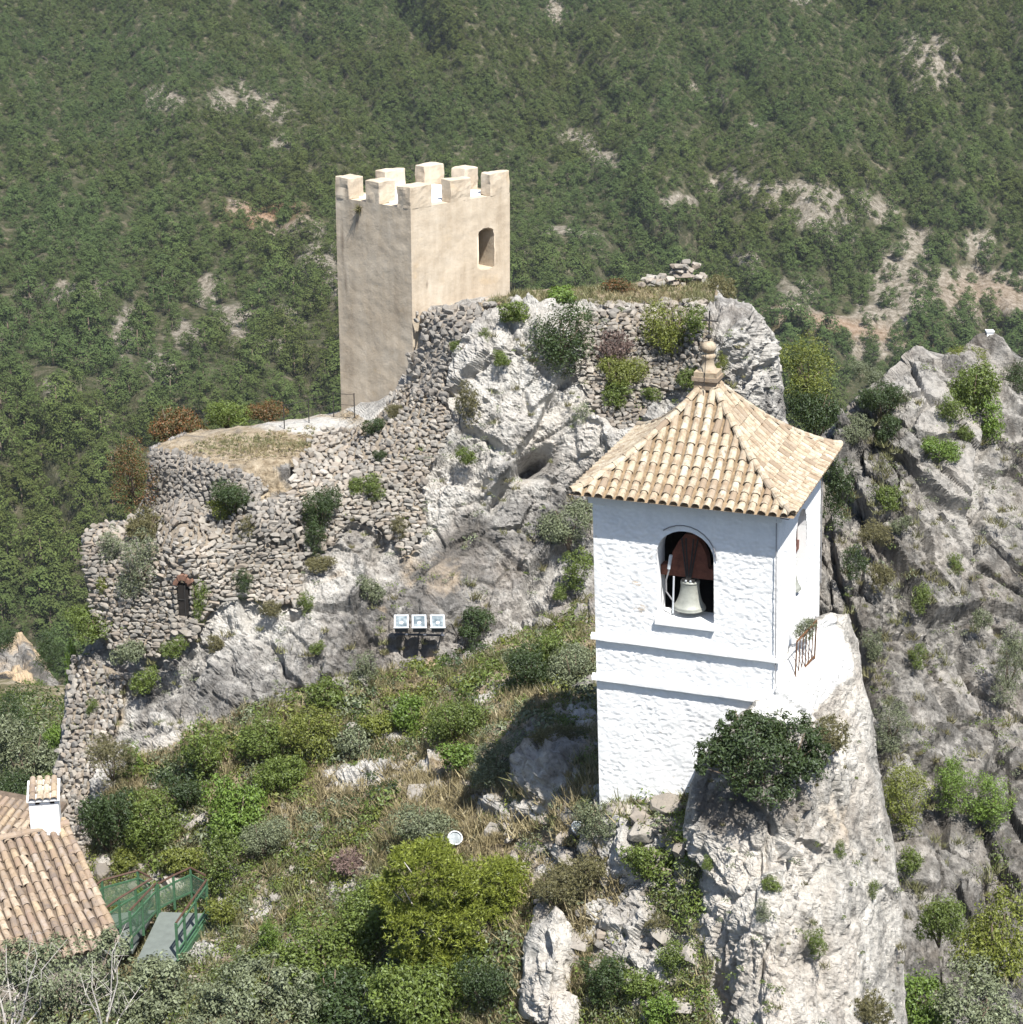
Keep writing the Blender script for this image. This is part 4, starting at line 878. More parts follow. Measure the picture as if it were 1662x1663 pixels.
# roof
OV = .30; a1, a2 = w1 / 2 + OV, w2 / 2 + OV; rcx = (bF + bB) / 2; RH = 1.94
def prof_h(s): return RH * (.5 * s + .5 * s * s) - .06
deckm = MB(); G = 14; V = []; Q = []
FACES = [(e1, n1, a1, a2), (e2, n2, a2, a1), (-e1, -n1, a1, a2), (-e2, -n2, a2, a1)]
for ex, n, ah, ad in FACES:
    V = []; 
    for i in range(G + 1):
        s = i / G * 1.035 - .035
        for j in range(G + 1): V.append(rcx + n * ad * (1 - s) + ex * ah * (1 - s) * (2 * j / G - 1) + up * (prof_h(s) if s > 0 else prof_h(0) + .5 * RH * s))
    deckm.add(lean(V), [(i * (G + 1) + j, i * (G + 1) + j + 1, (i + 1) * (G + 1) + j + 1, (i + 1) * (G + 1) + j) for i in range(G) for j in range(G)])
Vb = [rcx + sx * e1 * a1 + sy * e2 * a2 - up * .065 for sx, sy in ((-1, -1), (1, -1), (1, 1), (-1, 1))]; deckm.add(lean(Vb), [(0, 3, 2, 1)])
roof = deckm.build('roof', M['tile_bed'], bell_tower, False)
def tile_mesh(name, L=.36, r0=.066, r1=.084, t=.014, seed=0):
    """barrel cover tile along +Y (up the slope), hollow side down; lower end at y=0 is the wide end"""
    rs = np.random.RandomState(seed); V = []; n = 6
    for y, r in ((0, r1), (L, r0)):
        for rr in (r, r - t):
            for k in range(n + 1):
                a = math.pi * (k / n); V.append((-rr * math.cos(a), y + rs.normal() * .003, rr * math.sin(a) * .95))
    m = n + 1; q = []
    for k in range(n): q += [(k, k + 1, 2 * m + k + 1, 2 * m + k), (m + k, 3 * m + k, 3 * m + k + 1, m + k + 1), (k, m + k, m + k + 1, k + 1)]
    return mesh_np(name, np.array(V), np.array(q), None, False)
TILE = {}
for key in ('tile', 'tile_old'):
    TILE[key] = []
    for k in range(4):
        me = tile_mesh('tile', seed=k); me.materials.append(M[key]); TILE[key].append(me)
rs = np.random.RandomState(21)
def put_tile(parent, p, along, nrm, key, scale=(1, 1, 1), jit=.03, rest=None):
    y = Vector(along).normalized(); z = Vector(nrm); z = (z - y * z.dot(y)).normalized(); x = y.cross(z)
    Rm = Matrix((x, y, z)).transposed() @ Matrix.Rotation(rs.normal() * jit, 3, 'Z') @ Matrix.Rotation(rs.normal() * jit * .6, 3, 'X')
    T = Matrix.Translation(Vector(p) - world_loc(parent)) @ Rm.to_4x4() @ Matrix.Diagonal((scale[0], scale[1], scale[2], 1))
    me = TILE[key][rs.randint(4)]
    if rest is not None:
        Vv = np.empty(len(me.vertices) * 3); me.vertices.foreach_get('co', Vv); Vv = Vv.reshape(-1, 3) @ np.array(T.to_3x3()).T + np.array(T.translation); rest.add(Vv, np.array([pl.vertices[:] for pl in me.polygons]))
    else: link('tile', me, None, parent, T)
hidden = MB()
for fi, (ex, n, ah, ad) in enumerate(FACES):
    nc = int(2 * ah / .215); pitch = 2 * ah / nc
    for c in range(nc):
        x = -ah + pitch * (c + .5); smax = 1 - abs(x) / ah - .03; slen = math.hypot(ad, RH) ; ds = .30 / slen; s = -.035
        while s < smax - .01:
            se = min(s + .36 / slen, smax + .04)
            p0 = rcx + n * ad * (1 - s) + ex * x + up * (prof_h(max(s, 0)) + (.5 * RH * min(s, 0)) + .012); p1 = rcx + n * ad * (1 - se) + ex * x + up * prof_h(se)
            al = unit(p1 - p0); nn = np.cross(ex, al); nn = nn if nn[2] > 0 else -nn
            sc = np.linalg.norm(p1 - p0) / .36
            put_tile(roof, lean(p0 + nn * .02), al, nn, 'tile', (1 + rs.normal() * .04, sc * 1.04, 1.), .028, None if fi < 2 else hidden)
            s += ds
for sx, sy in ((-1, -1), (1, -1), (1, 1), (-1, 1)):
    s = -.02; L3 = math.hypot(math.hypot(a1, a2), RH); ds = .30 / L3
    while s < .93:
        se = s + .37 / L3
        f = lambda q: rcx + (sx * e1 * a1 + sy * e2 * a2) * (1 - q) + up * (prof_h(max(q, 0)) + .045)
        p0, p1 = f(s), f(se); put_tile(roof, lean(p0), p1 - p0, up, 'tile', (1.12, np.linalg.norm(p1 - p0) / .36 * 1.04, 1.15), .03, None if not (sx == -1 and sy == 1) else hidden); s += ds
o = link('hidden_side_tiles', mesh_np('hidden_side_tiles', np.concatenate(hidden.V), np.concatenate(hidden.Fq), None, False), M['tile'], roof); o['kind'] = 'stuff'
# finial
apx = lean(rcx + up * (prof_h(1) - .29)) + np.array([-.06, 0, 0]); kk = pxm(590, 40)
b = MB()
hw = .24
for hh0, hh1, w_ in ((.10, .28, .23), (.28, .36, .27), (.36, .46, .235)):
    b.box(apx + up * hh0 - e1 * w_ - e2 * w_, e1 * 2 * w_, e2 * 2 * w_, up * (hh1 - hh0))
fin = b.build('finial_base', M['tile'], bell_tower)
b = MB(); b.lathe(apx + up * .46, [(.20, 0), (.185, .04), (.135, .11), (.12, .20), (.135, .27), (.165, .32), (.12, .35), (.09, .37), (.125, .405), (.155, .45), (.16, .49), (.14, .55), (.085, .60), (.02, .615)], 18); b.build('finial', M['tile'], bell_tower, True)
b = MB(); ct = apx + up * 1.08; b.tube([ct - up * .1, ct + up * .62], .018, 6); b.tube([ct + up * .42 - e1 * .17, ct + up * .42 + e1 * .17], .016, 6); b.lathe(ct + up * .08, [(.0, -.06), (.05, -.03), (.06, 0), (.05, .03), (0, .06)], 8); b.build('iron_cross', M['iron'], bell_tower)
b = MB(); b.tube([apx + up * .95 + n1 * .2, apx + up * .5 + n1 * .25, apx + up * .1 + n1 * .30, apx + n1 * .33 - up * .02], .008, 5); b.build('lightning_cable', M['iron'], bell_tower)
b = MB(); cq = bF + n2 * .03 + e2 * .22
b.tube([lean(bF + n1 * .06 - e1 * .03 - up * (.25 + i * .5)) for i in range(8)], .010, 5); b.tube([lean(bF - up * .22 + n1 * .05), lean(bF - up * .22 + n1 * .1 + n2 * .22), lean(bF - up * .1 + n2 * .3 + n1 * .02), lean(bF + up * .05 + n2 * .28)], .012, 5); b.build('corner_cable', M['cable'], bell_tower)
b = MB(); b.tube([lean(bR + n2 * .03 + e2 * -.03 - up * (.1 + i * .5)) for i in range(7)], .012, 5); b.build('corner_cable', M['cable'], bell_tower)
b = MB(); arc = arch_line(sA - .1, sB_ + .06, tS, spr + .02, 1.0); arc = arc[6:17]; b.tube(lean(bL - up * HB + arc[:, :1] * e1 + arc[:, 1:] * up + n1 * .025), .012, 5); b.build('arch_crack_cable', M['cable'], bell_tower)

# ------------------------------------------------------------------ bells
def make_bell(c, ex, n, label, r=.34, h=.62):
    root = empty('bell', c, label, 'bell', 'bells in the bell tower')
    b = MB(); prof = [(0, h), (.30 * r, h), (.52 * r, .985 * h), (.58 * r, .95 * h), (.585 * r, .90 * h), (.56 * r, .895 * h), (.575 * r, .86 * h), (.56 * r, .83 * h), (.57 * r, .72 * h), (.60 * r, .58 * h), (.65 * r, .45 * h), (.72 * r, .32 * h), (.80 * r, .21 * h), (.90 * r, .12 * h), (.965 * r, .085 * h), (.95 * r, .07 * h), (1.0 * r, .03 * h), (1.0 * r, 0), (.93 * r, 0), (.8 * r, .16 * h), (.55 * r, .5 * h), (.4 * r, .85 * h), (0, .9 * h)]
    b.lathe(c, prof, 28); b.build('bell_body', M['bronze'], root, True)
    b = MB(); b.tube([c + up * .5 * h, c - up * .06], [.015, .03], 6); b.build('clapper', M['iron'], root)
    # wooden headstock: a waisted yoke
    b = MB(); prof2 = [(-.62, .06), (-.62, .26), (-.40, .30), (-.36, .55), (-.24, .80), (-.10, .98), (.10, .98), (.24, .80), (.36, .55), (.40, .30), (.62, .26), (.62, .06)]
    T_ = .12; V = []; o = c + up * (h + .02)
    for sgn in (-1, 1):
        for x, z in prof2: V.append(o + ex * x * r / .34 + up * z * 1.0 + n * T_ * sgn)
    m = len(prof2); q = [(i, i + 1, m + i + 1, m + i) for i in range(m - 1)] + [(m - 1, 0, m, 2 * m - 1)]; t = []
    for base, fl in ((0, 0), (m, 1)):
        for i in range(m // 2 - 1):
            f_ = (base + i, base + i + 1, base + m - 2 - i, base + m - 1 - i); q.append(f_ if fl else f_[::-1])
    b.add(V, q); hs = b.build('headstock', M['wood'], root)
    for x0, x1 in ((-.03, -.17), (-.01, -.08), (.01, .08), (.03, .17)):
        b = MB(); b.tube([o + ex * x0 + n * .14 - up * .03, o + ex * x1 + n * .135 + up * .9], .016, 5); b.build('iron_strap', M['iron'], root)
    b = MB(); b.box(o - ex * .13 + n * .16 - up * .03, ex * .26, -n * .32, up * .06); b.build('hanger_plate', M['iron'], root)
    for x in (-.045, .05):
        b = MB(); b.lathe(o + ex * x + n * .17, [(0, 0), (.022, 0), (.022, .02), (0, .025)], 8, n); b.build('bolt', M['greymetal'], root)
    return root
sc_, tc_ = face_uv(bL + e2 * .42, e1, n1, 1120, 987)
make_bell(lean(bL + e2 * .42 - up * HB + e1 * sc_ + up * tc_), e1, n1, 'pale green bronze bell under a red-brown headstock in the front arch')
sc2, tc2 = rc, tc_
make_bell(lean(bF - e1 * .30 - up * HB + e2 * (rc - .05) + up * tc_), e2, n2, 'bell half hidden in the side arch facing the cliff', .32)
root = empty('striker_cable', lean(bL - up * HB + e1 * (sA + .14) + up * tS + e2 * .2), 'grey cable loop hanging at the left jamb of the front bell arch', 'cable')
b = MB(); o = np.array(root.location); pts = [o + e1 * .05 + up * 1.25, o + e1 * .02 + up * .95, o - e1 * .03 + up * .75, o - e1 * .02 + up * .5, o + e1 * .08 + up * .38, o + e1 * .14 + up * .30]
b.tube(pts, .018, 6); b.build('loop', M['cable'], root); b = MB(); b.tube([o + e1 * .06 + up * 1.3, o + e1 * .02 + up * 1.0], .035, 8); b.tube([o + e1 * .13 + up * .85, o + e1 * .13 + up * .05], .02, 6); b.build('striker', M['greymetal'], root)

# rusty railing on the white rock beside the tower
base = at(1292, 1100, 38.3); rail = empty('balcony_railing', base, 'short rusty iron railing on the whitewashed rock beside the bell tower', 'railing')
rx = unit(np.array([.62, .78, 0])); ln = .75
b = MB(); b.tube([base, base + rx * ln + up * .22], .022, 5); b.build('bottom_rail', M['rust'], rail)
b = MB(); b.tube([base + up * .78, base + rx * ln + up * 1.0], .022, 5); b.build('top_rail', M['rust'], rail)
for i in range(7):
    q_ = base + (rx * ln + up * .22) * (i / 6); b = MB(); b.tube([q_ - up * (.06 if i in (0, 6) else 0), q_ + up * .8], .017 if i in (0, 6) else .012, 5); b.build('bar', M['rust'], rail)

# ------------------------------------------------------------------ tiled house at the lower left, its chimney
zb_ = ZC - 24.35
C_ = atz(192, 1530, zb_); B_ = at(105, 1340, 45.0); sl0 = B_ - C_; hz = np.array([sl0[0], sl0[1], 0]); ev = unit(np.array([-hz[1], hz[0], 0])); ev = ev if ev[0] < 0 else -ev
house = empty('tiled_house', C_ + ev * 2 - up * 3, 'low house under a weathered barrel-tile roof in the lower left corner', 'house')
WD = 6.2; su = unit(sl0); SL = np.linalg.norm(sl0); nn = np.cross(ev, su); nn = nn if nn[2] > 0 else -nn
b = MB(); b.box(C_ - nn * .06, ev * WD, sl0, -nn * .10); hroof = b.build('roof', M['bed_dark'], house)
nc = int(WD / .215); rs = np.random.RandomState(77)
cnt = 0; rest = MB()
for c in range(nc):
    for r in range(int(SL / .31) + 1):
        p = C_ + ev * (.12 + c * .215 + rs.normal() * .008) + su * (r * .31 - .06) + nn * (-.03 + .012)
        vis = c * .215 < 4.6
        put_tile(hroof, p, su, nn, 'tile_old', (1.08, 1.0, 1.05), .05, None if vis else rest)
for r in range(int(SL / .31) + 1): put_tile(hroof, C_ + ev * -.02 + su * (r * .31 - .05) - nn * .015, su, nn, 'tile_old', (1.15, 1, 1.1), .03)
for c in range(int(WD / .33)): put_tile(hroof, B_ + ev * (c * .33 - .1) + nn * .03, ev, up, 'tile_old', (1.35, 1, 1.2), .03, None if c < 12 else rest)
if rest.V:
    o = link('far_tiles', mesh_np('far_tiles', np.concatenate(rest.V), np.concatenate(rest.Fq), None, False), M['tile_old'], hroof); o['kind'] = 'stuff'
b = MB(); i2 = unit(hz); b.box(C_ + ev * .25 + i2 * .25 - up * 3.2, ev * (WD - .4), hz * 1.5, up * 3.0); b.build('wall', M['mortar_grey'], house)
# second roof behind
rr_ = at(-60, 1345, 47.0); 
house2 = empty('tiled_outhouse', rr_ - up * 2, 'sliver of a lower tiled roof behind the white chimney', 'house')
s2 = unit(np.array([.35, .94, .30])); e_2 = unit(np.cross(s2, up)); n2_ = np.cross(e_2, s2); n2_ = n2_ if n2_[2] > 0 else -n2_
b = MB(); b.box(rr_, e_2 * 2.2, s2 * 1.5, -n2_ * .1); r2_ = b.build('roof', M['bed_dark'], house2)
for c in range(10):
    for r in range(4): put_tile(r2_, rr_ + e_2 * (.1 + c * .21) + s2 * (r * .31) + n2_ * .0, s2, n2_, 'tile_old', (1.05, 1, 1), .06)
b = MB(); b.box(rr_ - up * 1.6 + s2 * .1, e_2 * 2.1, np.array([s2[0], s2[1], 0]) * 1.3, up * 1.55); b.build('wall', M['white'], house2)
# chimney
cz = at(50, 1347, 44.6); chim = empty('chimney', cz, 'small white chimney with a little tiled cap on the house ridge', 'chimney')
cx = unit(np.array([.985, .17, 0])); cy = np.array([-cx[1], cx[0], 0]); k = pxm(1320, 44.6); cw, cd, ch = 47 * k, .62, 43 * k
b = MB(); b.box(cz - up * .5, cx * cw, cy * cd, up * (ch + .5)); b.build('shaft', M['white'], chim)
b = MB()
for i in (.22, .72): b.box(cz + cx * cw * i + up * (ch + .005) - cy * .01, cx * .1, cy * .03, up * .10)
b.build('vent_shade', M['dark'], chim)  # solid blocks painted near-black as the shade in the vent holes
b = MB(); b.box(cz + up * (ch + .10) - cx * .04 - cy * .07, cx * (cw + .08), cy * (cd + .14) + up * .18, up * .05); b.box(cz + up * ch + cy * .02, cx * cw, cy * (cd - .04), up * .11); cap = b.build('cap', M['white'], chim)
ca = unit(cy * (cd + .14) + up * .18); cn = np.cross(cx, ca)
for c in range(4):
    for r in range(3): put_tile(cap, cz + up * (ch + .16) - cx * .0 - cy * .1 + cx * (.09 + c * cw / 4.1) + ca * (r * .27), ca, cn, 'tile' if c in (1, 2) else 'tile_old', (1.05, .95, 1.), .04)

# ------------------------------------------------------------------ green footbridge
zd = ZC - 25.15
fb = empty('footbridge', atz(270, 1520, zd), 'grey-green footbridge deck between green railings below the slope', 'footbridge')
q = [atz(*p, zd) for p in ((222, 1560), (282, 1566), (338, 1484), (260, 1481))]
b = MB(); b.add([x for x in q] + [x - up * .08 for x in q], [(0, 1, 2, 3), (7, 6, 5, 4), (0, 4, 5, 1), (1, 5, 6, 2), (2, 6, 7, 3), (3, 7, 4, 0)]); b.build('deck', M['deck'], fb)
b = MB()
for A, B in ((q[1], q[2]), (q[0], q[3])): b.box(A - up * .32, B - A, np.array([.06, .02, 0]), up * .3)
b.build('girder', M['greenpaint'], fb)
def railing(label, pts, hgt, posts, meshp=True, mids=(.12, .72), name='railing'):
    pts = [np.asarray(p, float) for p in pts]; r = empty(name, pts[0], label, 'railing', 'green railings of the footbridge')
    b = MB(); b.tube([p + up * hgt for p in pts], .028, 6); b.build('handrail', M['rail'], r)
    for m_ in mids:
        b = MB()
        for A, B in zip(pts[:-1], pts[1:]):
            d = unit(B - A); w_ = np.cross(d, up) * .03; b.box(A + up * (m_ * hgt) - w_ / 2, B - A, w_, up * .045)
        b.build('rail', M['greenpaint'], r)
    for seg, t in posts:
        p = pts[seg] + (pts[seg + 1] - pts[seg]) * t; b = MB(); b.box(p - np.array([.03, .03, .15]), (.06, 0, 0), (0, .06, 0), up * (hgt + .15)); b.build('post', M['greenpaint'], r)
    if meshp:
        for A, B in zip(pts[:-1], pts[1:]):
            b = MB(); d = unit(B - A); w_ = np.cross(d, up) * .012; b.box(A + up * hgt * .1, B - A, w_, up * hgt * .64); b.build('mesh_panel', M['mesh'], r)
    return r
railing('long green railing on the near right side of the footbridge', [q[1] + (q[2] - q[1]) * .12, q[2]], .92, [(0, 0), (0, .25), (0, .62), (0, 1.)], False, (.0, .16, .80))
railing('green mesh railing on the left side of the footbridge deck', [atz(214, 1531, zd), atz(256, 1485, zd)], .85, [(0, 0), (0, .45), (0, 1.)])
railing('green mesh railing across the far end of the footbridge', [atz(259, 1482, zd), atz(284, 1468, zd), atz(312, 1455, zd), atz(336, 1468, zd)], .78, [(0, 0), (1, 0), (2, 0)])
railing('green railing of the lower landing nearest the tiled roof', [atz(160, 1537, zd - .3), atz(196, 1510, zd - .2), atz(250, 1477, zd)], .85, [(1, 0), (1, .5)], True)
railing('brown-topped mesh railing at the back of the lower landing', [atz(150, 1495, zd - .2), atz(169, 1480, zd - .1), atz(227, 1464, zd), atz(246, 1474, zd)], .85, [(1, 0), (2, 0)])
b = MB(); lq = [atz(*p, zd - .35) for p in ((150, 1545), (215, 1545), (252, 1478), (165, 1485))]; b.add(lq + [x - up * .08 for x in lq], [(0, 1, 2, 3), (7, 6, 5, 4), (0, 4, 5, 1), (1, 5, 6, 2), (2, 6, 7, 3), (3, 7, 4, 0)]); b.build('landing', M['deck'], fb)

# ------------------------------------------------------------------ floodlights on the crag
Yl = float(CRAG(np.array([680.]), np.array([1030.]))[0]) - .75
beam = empty('floodlight_bracket', at(681, 1035, Yl + .3), 'dark steel beam holding the three floodlights to the rock', 'bracket')
b = MB(); p0, p1 = at(640, 1030, Yl + .25), at(722, 1032, Yl + .25); b.tube([p0, p1], .03, 6); b.build('beam', M['darkmetal'], beam)
for t in (.05, .5, .95):
    b = MB(); p = p0 + (p1 - p0) * t; b.tube([p, p + np.array([0, .9, -.15])], .025, 5); b.build('arm', M['darkmetal'], beam)
for i, (u, lab) in enumerate(((652, 'left floodlight of the row of three on the crag face'), (681, 'middle floodlight of the row of three on the crag face'), (711, 'right floodlight of the row of three on the crag face'))):
    c = at(u, 1010, Yl); fl = empty('floodlight', c, lab, 'floodlight', 'floodlights in a row on the crag face'); k = pxm(1010, Yl)
    ex = unit(np.array([1, .04 + .03 * i, -.02 * i])); nz = unit(np.array([0, -.42, .9])); ey = np.cross(nz, ex); W_, H_ = 23.5 * k, .50
    o = c - ex * W_ / 2 - ey * H_ / 2
    b = MB(); b.box(o - nz * .15 + ex * .02, ex * (W_ - .04), ey * H_, nz * .15); b.box(o - nz * .24 + ex * W_ * .2 + ey * .1, ex * W_ * .6, ey * H_ * .6, nz * .09); b.build('housing', M['darkmetal'], fl)
    b = MB(); fw = .045
    b.box(o - ex * .01 - ey * .01, ex * (W_ + .02), ey * fw, nz * .03); b.box(o + ey * (H_ - fw), ex * W_, ey * fw, nz * .03); b.box(o + ey * fw, ex * fw, ey * (H_ - 2 * fw), nz * .03); b.box(o + ex * (W_ - fw) + ey * fw, ex * fw, ey * (H_ - 2 * fw), nz * .03); b.build('frame', M['greymetal'], fl)
    b = MB(); b.box(o + ex * fw + ey * fw + nz * .004, ex * (W_ - 2 * fw), ey * (H_ - 2 * fw), nz * .008); b.build('glass', M['glass'], fl)
    b = MB(); b.lathe(c + nz * .012 - ey * .04, [(0, .004), (.04, .006), (.06, .002)], 10, nz); b.build('reflector', M['greymetal'], fl)
    b = MB(); cb0 = c - nz * .2; b.tube([cb0, cb0 + np.array([.1, .3, -.25]), cb0 + np.array([.15 + .1 * i, .75, -.2]), cb0 + np.array([.3 + .15 * i, .8, -.75])], .014, 5); b.build('power_cable', M['iron'], fl)
    b = MB(); b.box(c - ex * .03 - nz * .42, ex * .06, ey * .03, nz * .3); b.build('stirrup', M['darkmetal'], fl)
def searchlight(u, v, Yv, r, label, tilt):
    c = at(u, v, Yv); sl_ = empty('round_floodlight', c - up * .45, label, 'floodlight', 'round floodlights on the ground'); ax = unit(np.array(tilt))
    b = MB(); b.lathe(c, [(0, -.30), (r * .5, -.28), (r * .8, -.16), (r, 0), (r * 1.02, .03), (r * .93, .035), (r * .9, .0)], 22, ax); b.build('housing', M['darkmetal'], sl_, True)
    b = MB(); b.lathe(c + ax * .012, [(0, .0), (r * .9, .0), (r * .9, .006)], 22, ax); b.build('lens', M['glass'], sl_)
    b = MB(); b.lathe(c + ax * .02, [(r * .88, 0), (r * 1.03, 0), (r * 1.03, .03), (r * .88, .03)], 22, ax); b.build('rim', M['greymetal'], sl_)
    b = MB(); b.box(c - up * .55 - np.array([.04, .04, 0]), (.08, 0, 0), (0, .08, 0), up * .4); b.build('foot', M['iron'], sl_)
searchlight(739, 1362, float(HILL(np.array([739.]), np.array([1385.]))[0]) - .1, .17, 'round floodlight on the slope just above the pine', (.18, -.62, .75))
searchlight(938, 1346, float(HILL(np.array([938.]), np.array([1365.]))[0]) - .1, .16, 'round floodlight half hidden in grass left of the bell tower base', (.45, -.5, .72))

# terrace fence, pillar on the cliff, hanging wire
def zterr(u, v): return at(u, v, float(CRAG(np.array([float(u)]), np.array([float(v)]))[0]))
tf = empty('terrace_fence', zterr(470, 690), 'thin dark wire fence on the terrace beside the tower', 'fence')
pp = [zterr(*p) for p in ((462, 694), (502, 684), (542, 673), (576, 676))]
for p in pp:
    b = MB(); b.tube([p - up * .1, p + up * .75], .018, 5); b.build('post', M['iron'], tf)
for h_ in (.35, .7):
    b = MB(); b.tube([p + up * h_ for p in pp], .008, 4); b.build('wire', M['iron'], tf)
pc = at(1607, 551, 79.4); pl = empty('survey_pillar', pc, 'tiny pale concrete pillar on the top of the right cliff', 'pillar')
b = MB(); b.box(pc + np.array([-.13, -.13, -.3]), (.26, 0, 0), (0, .26, 0), up * .62); b.build('shaft', M['white_clean'], pl); b = MB(); b.box(pc + np.array([-.16, -.16, .32]), (.32, 0, 0), (0, .32, 0), up * .05); b.build('cap', M['white_clean'], pl)

# ------------------------------------------------------------------ plants
SURF = {'crag': CRAG, 'hill': HILL, 'out': OUTC, 'cliff': CLIFF, 'val': VAL}
NAMES = {'dark': 'evergreen_shrub', 'green': 'green_shrub', 'bright': 'leafy_bush', 'olive': 'grey_green_shrub', 'dry': 'dry_shrub', 'red': 'russet_bush', 'yellow': 'yellow_green_bush', 'pine': 'pine_sapling', 'heather': 'twiggy_shrub'}
prs = np.random.RandomState(99)
def plant(u, v, w, h, kind, surf, label, cat='shrub', group=None, fwd=.25):
    vb = v + h * .45
    Yb = float(SURF[surf](np.array([float(u)]), np.array([float(vb)]))[0]) if isinstance(surf, str) else surf
    k = pxm(v, Yb) * 1.28; rx, rz = w * k / 2, h * k / 2 / .93
    c = at(u, v, Yb - rx * fwd); base = c - up * rz
    if surf == 'cliff' or (not isinstance(surf, str) and u > 1400): c = c - up * rz * .22
    e = empty(NAMES[kind], base, label, cat, group); a_ = rz / rx; asp = .6 if a_ < .78 else 1. if a_ < 1.35 else 1.8
    me, st = protos(kind, asp, w * k / 1.28 > 1.1)[prs.randint(2)]; sy = 1. if a_ > .6 else .8
    T = Matrix.Translation(Vector(c - base)) @ Matrix.Diagonal((rx, rx * sy, rz / asp, 1)) @ Matrix.Rotation(prs.rand() * 6.28, 4, 'Z')
    link('foliage', me, None, e, T)
    if w > 55: link('stems', st, None, e, T)
    return e
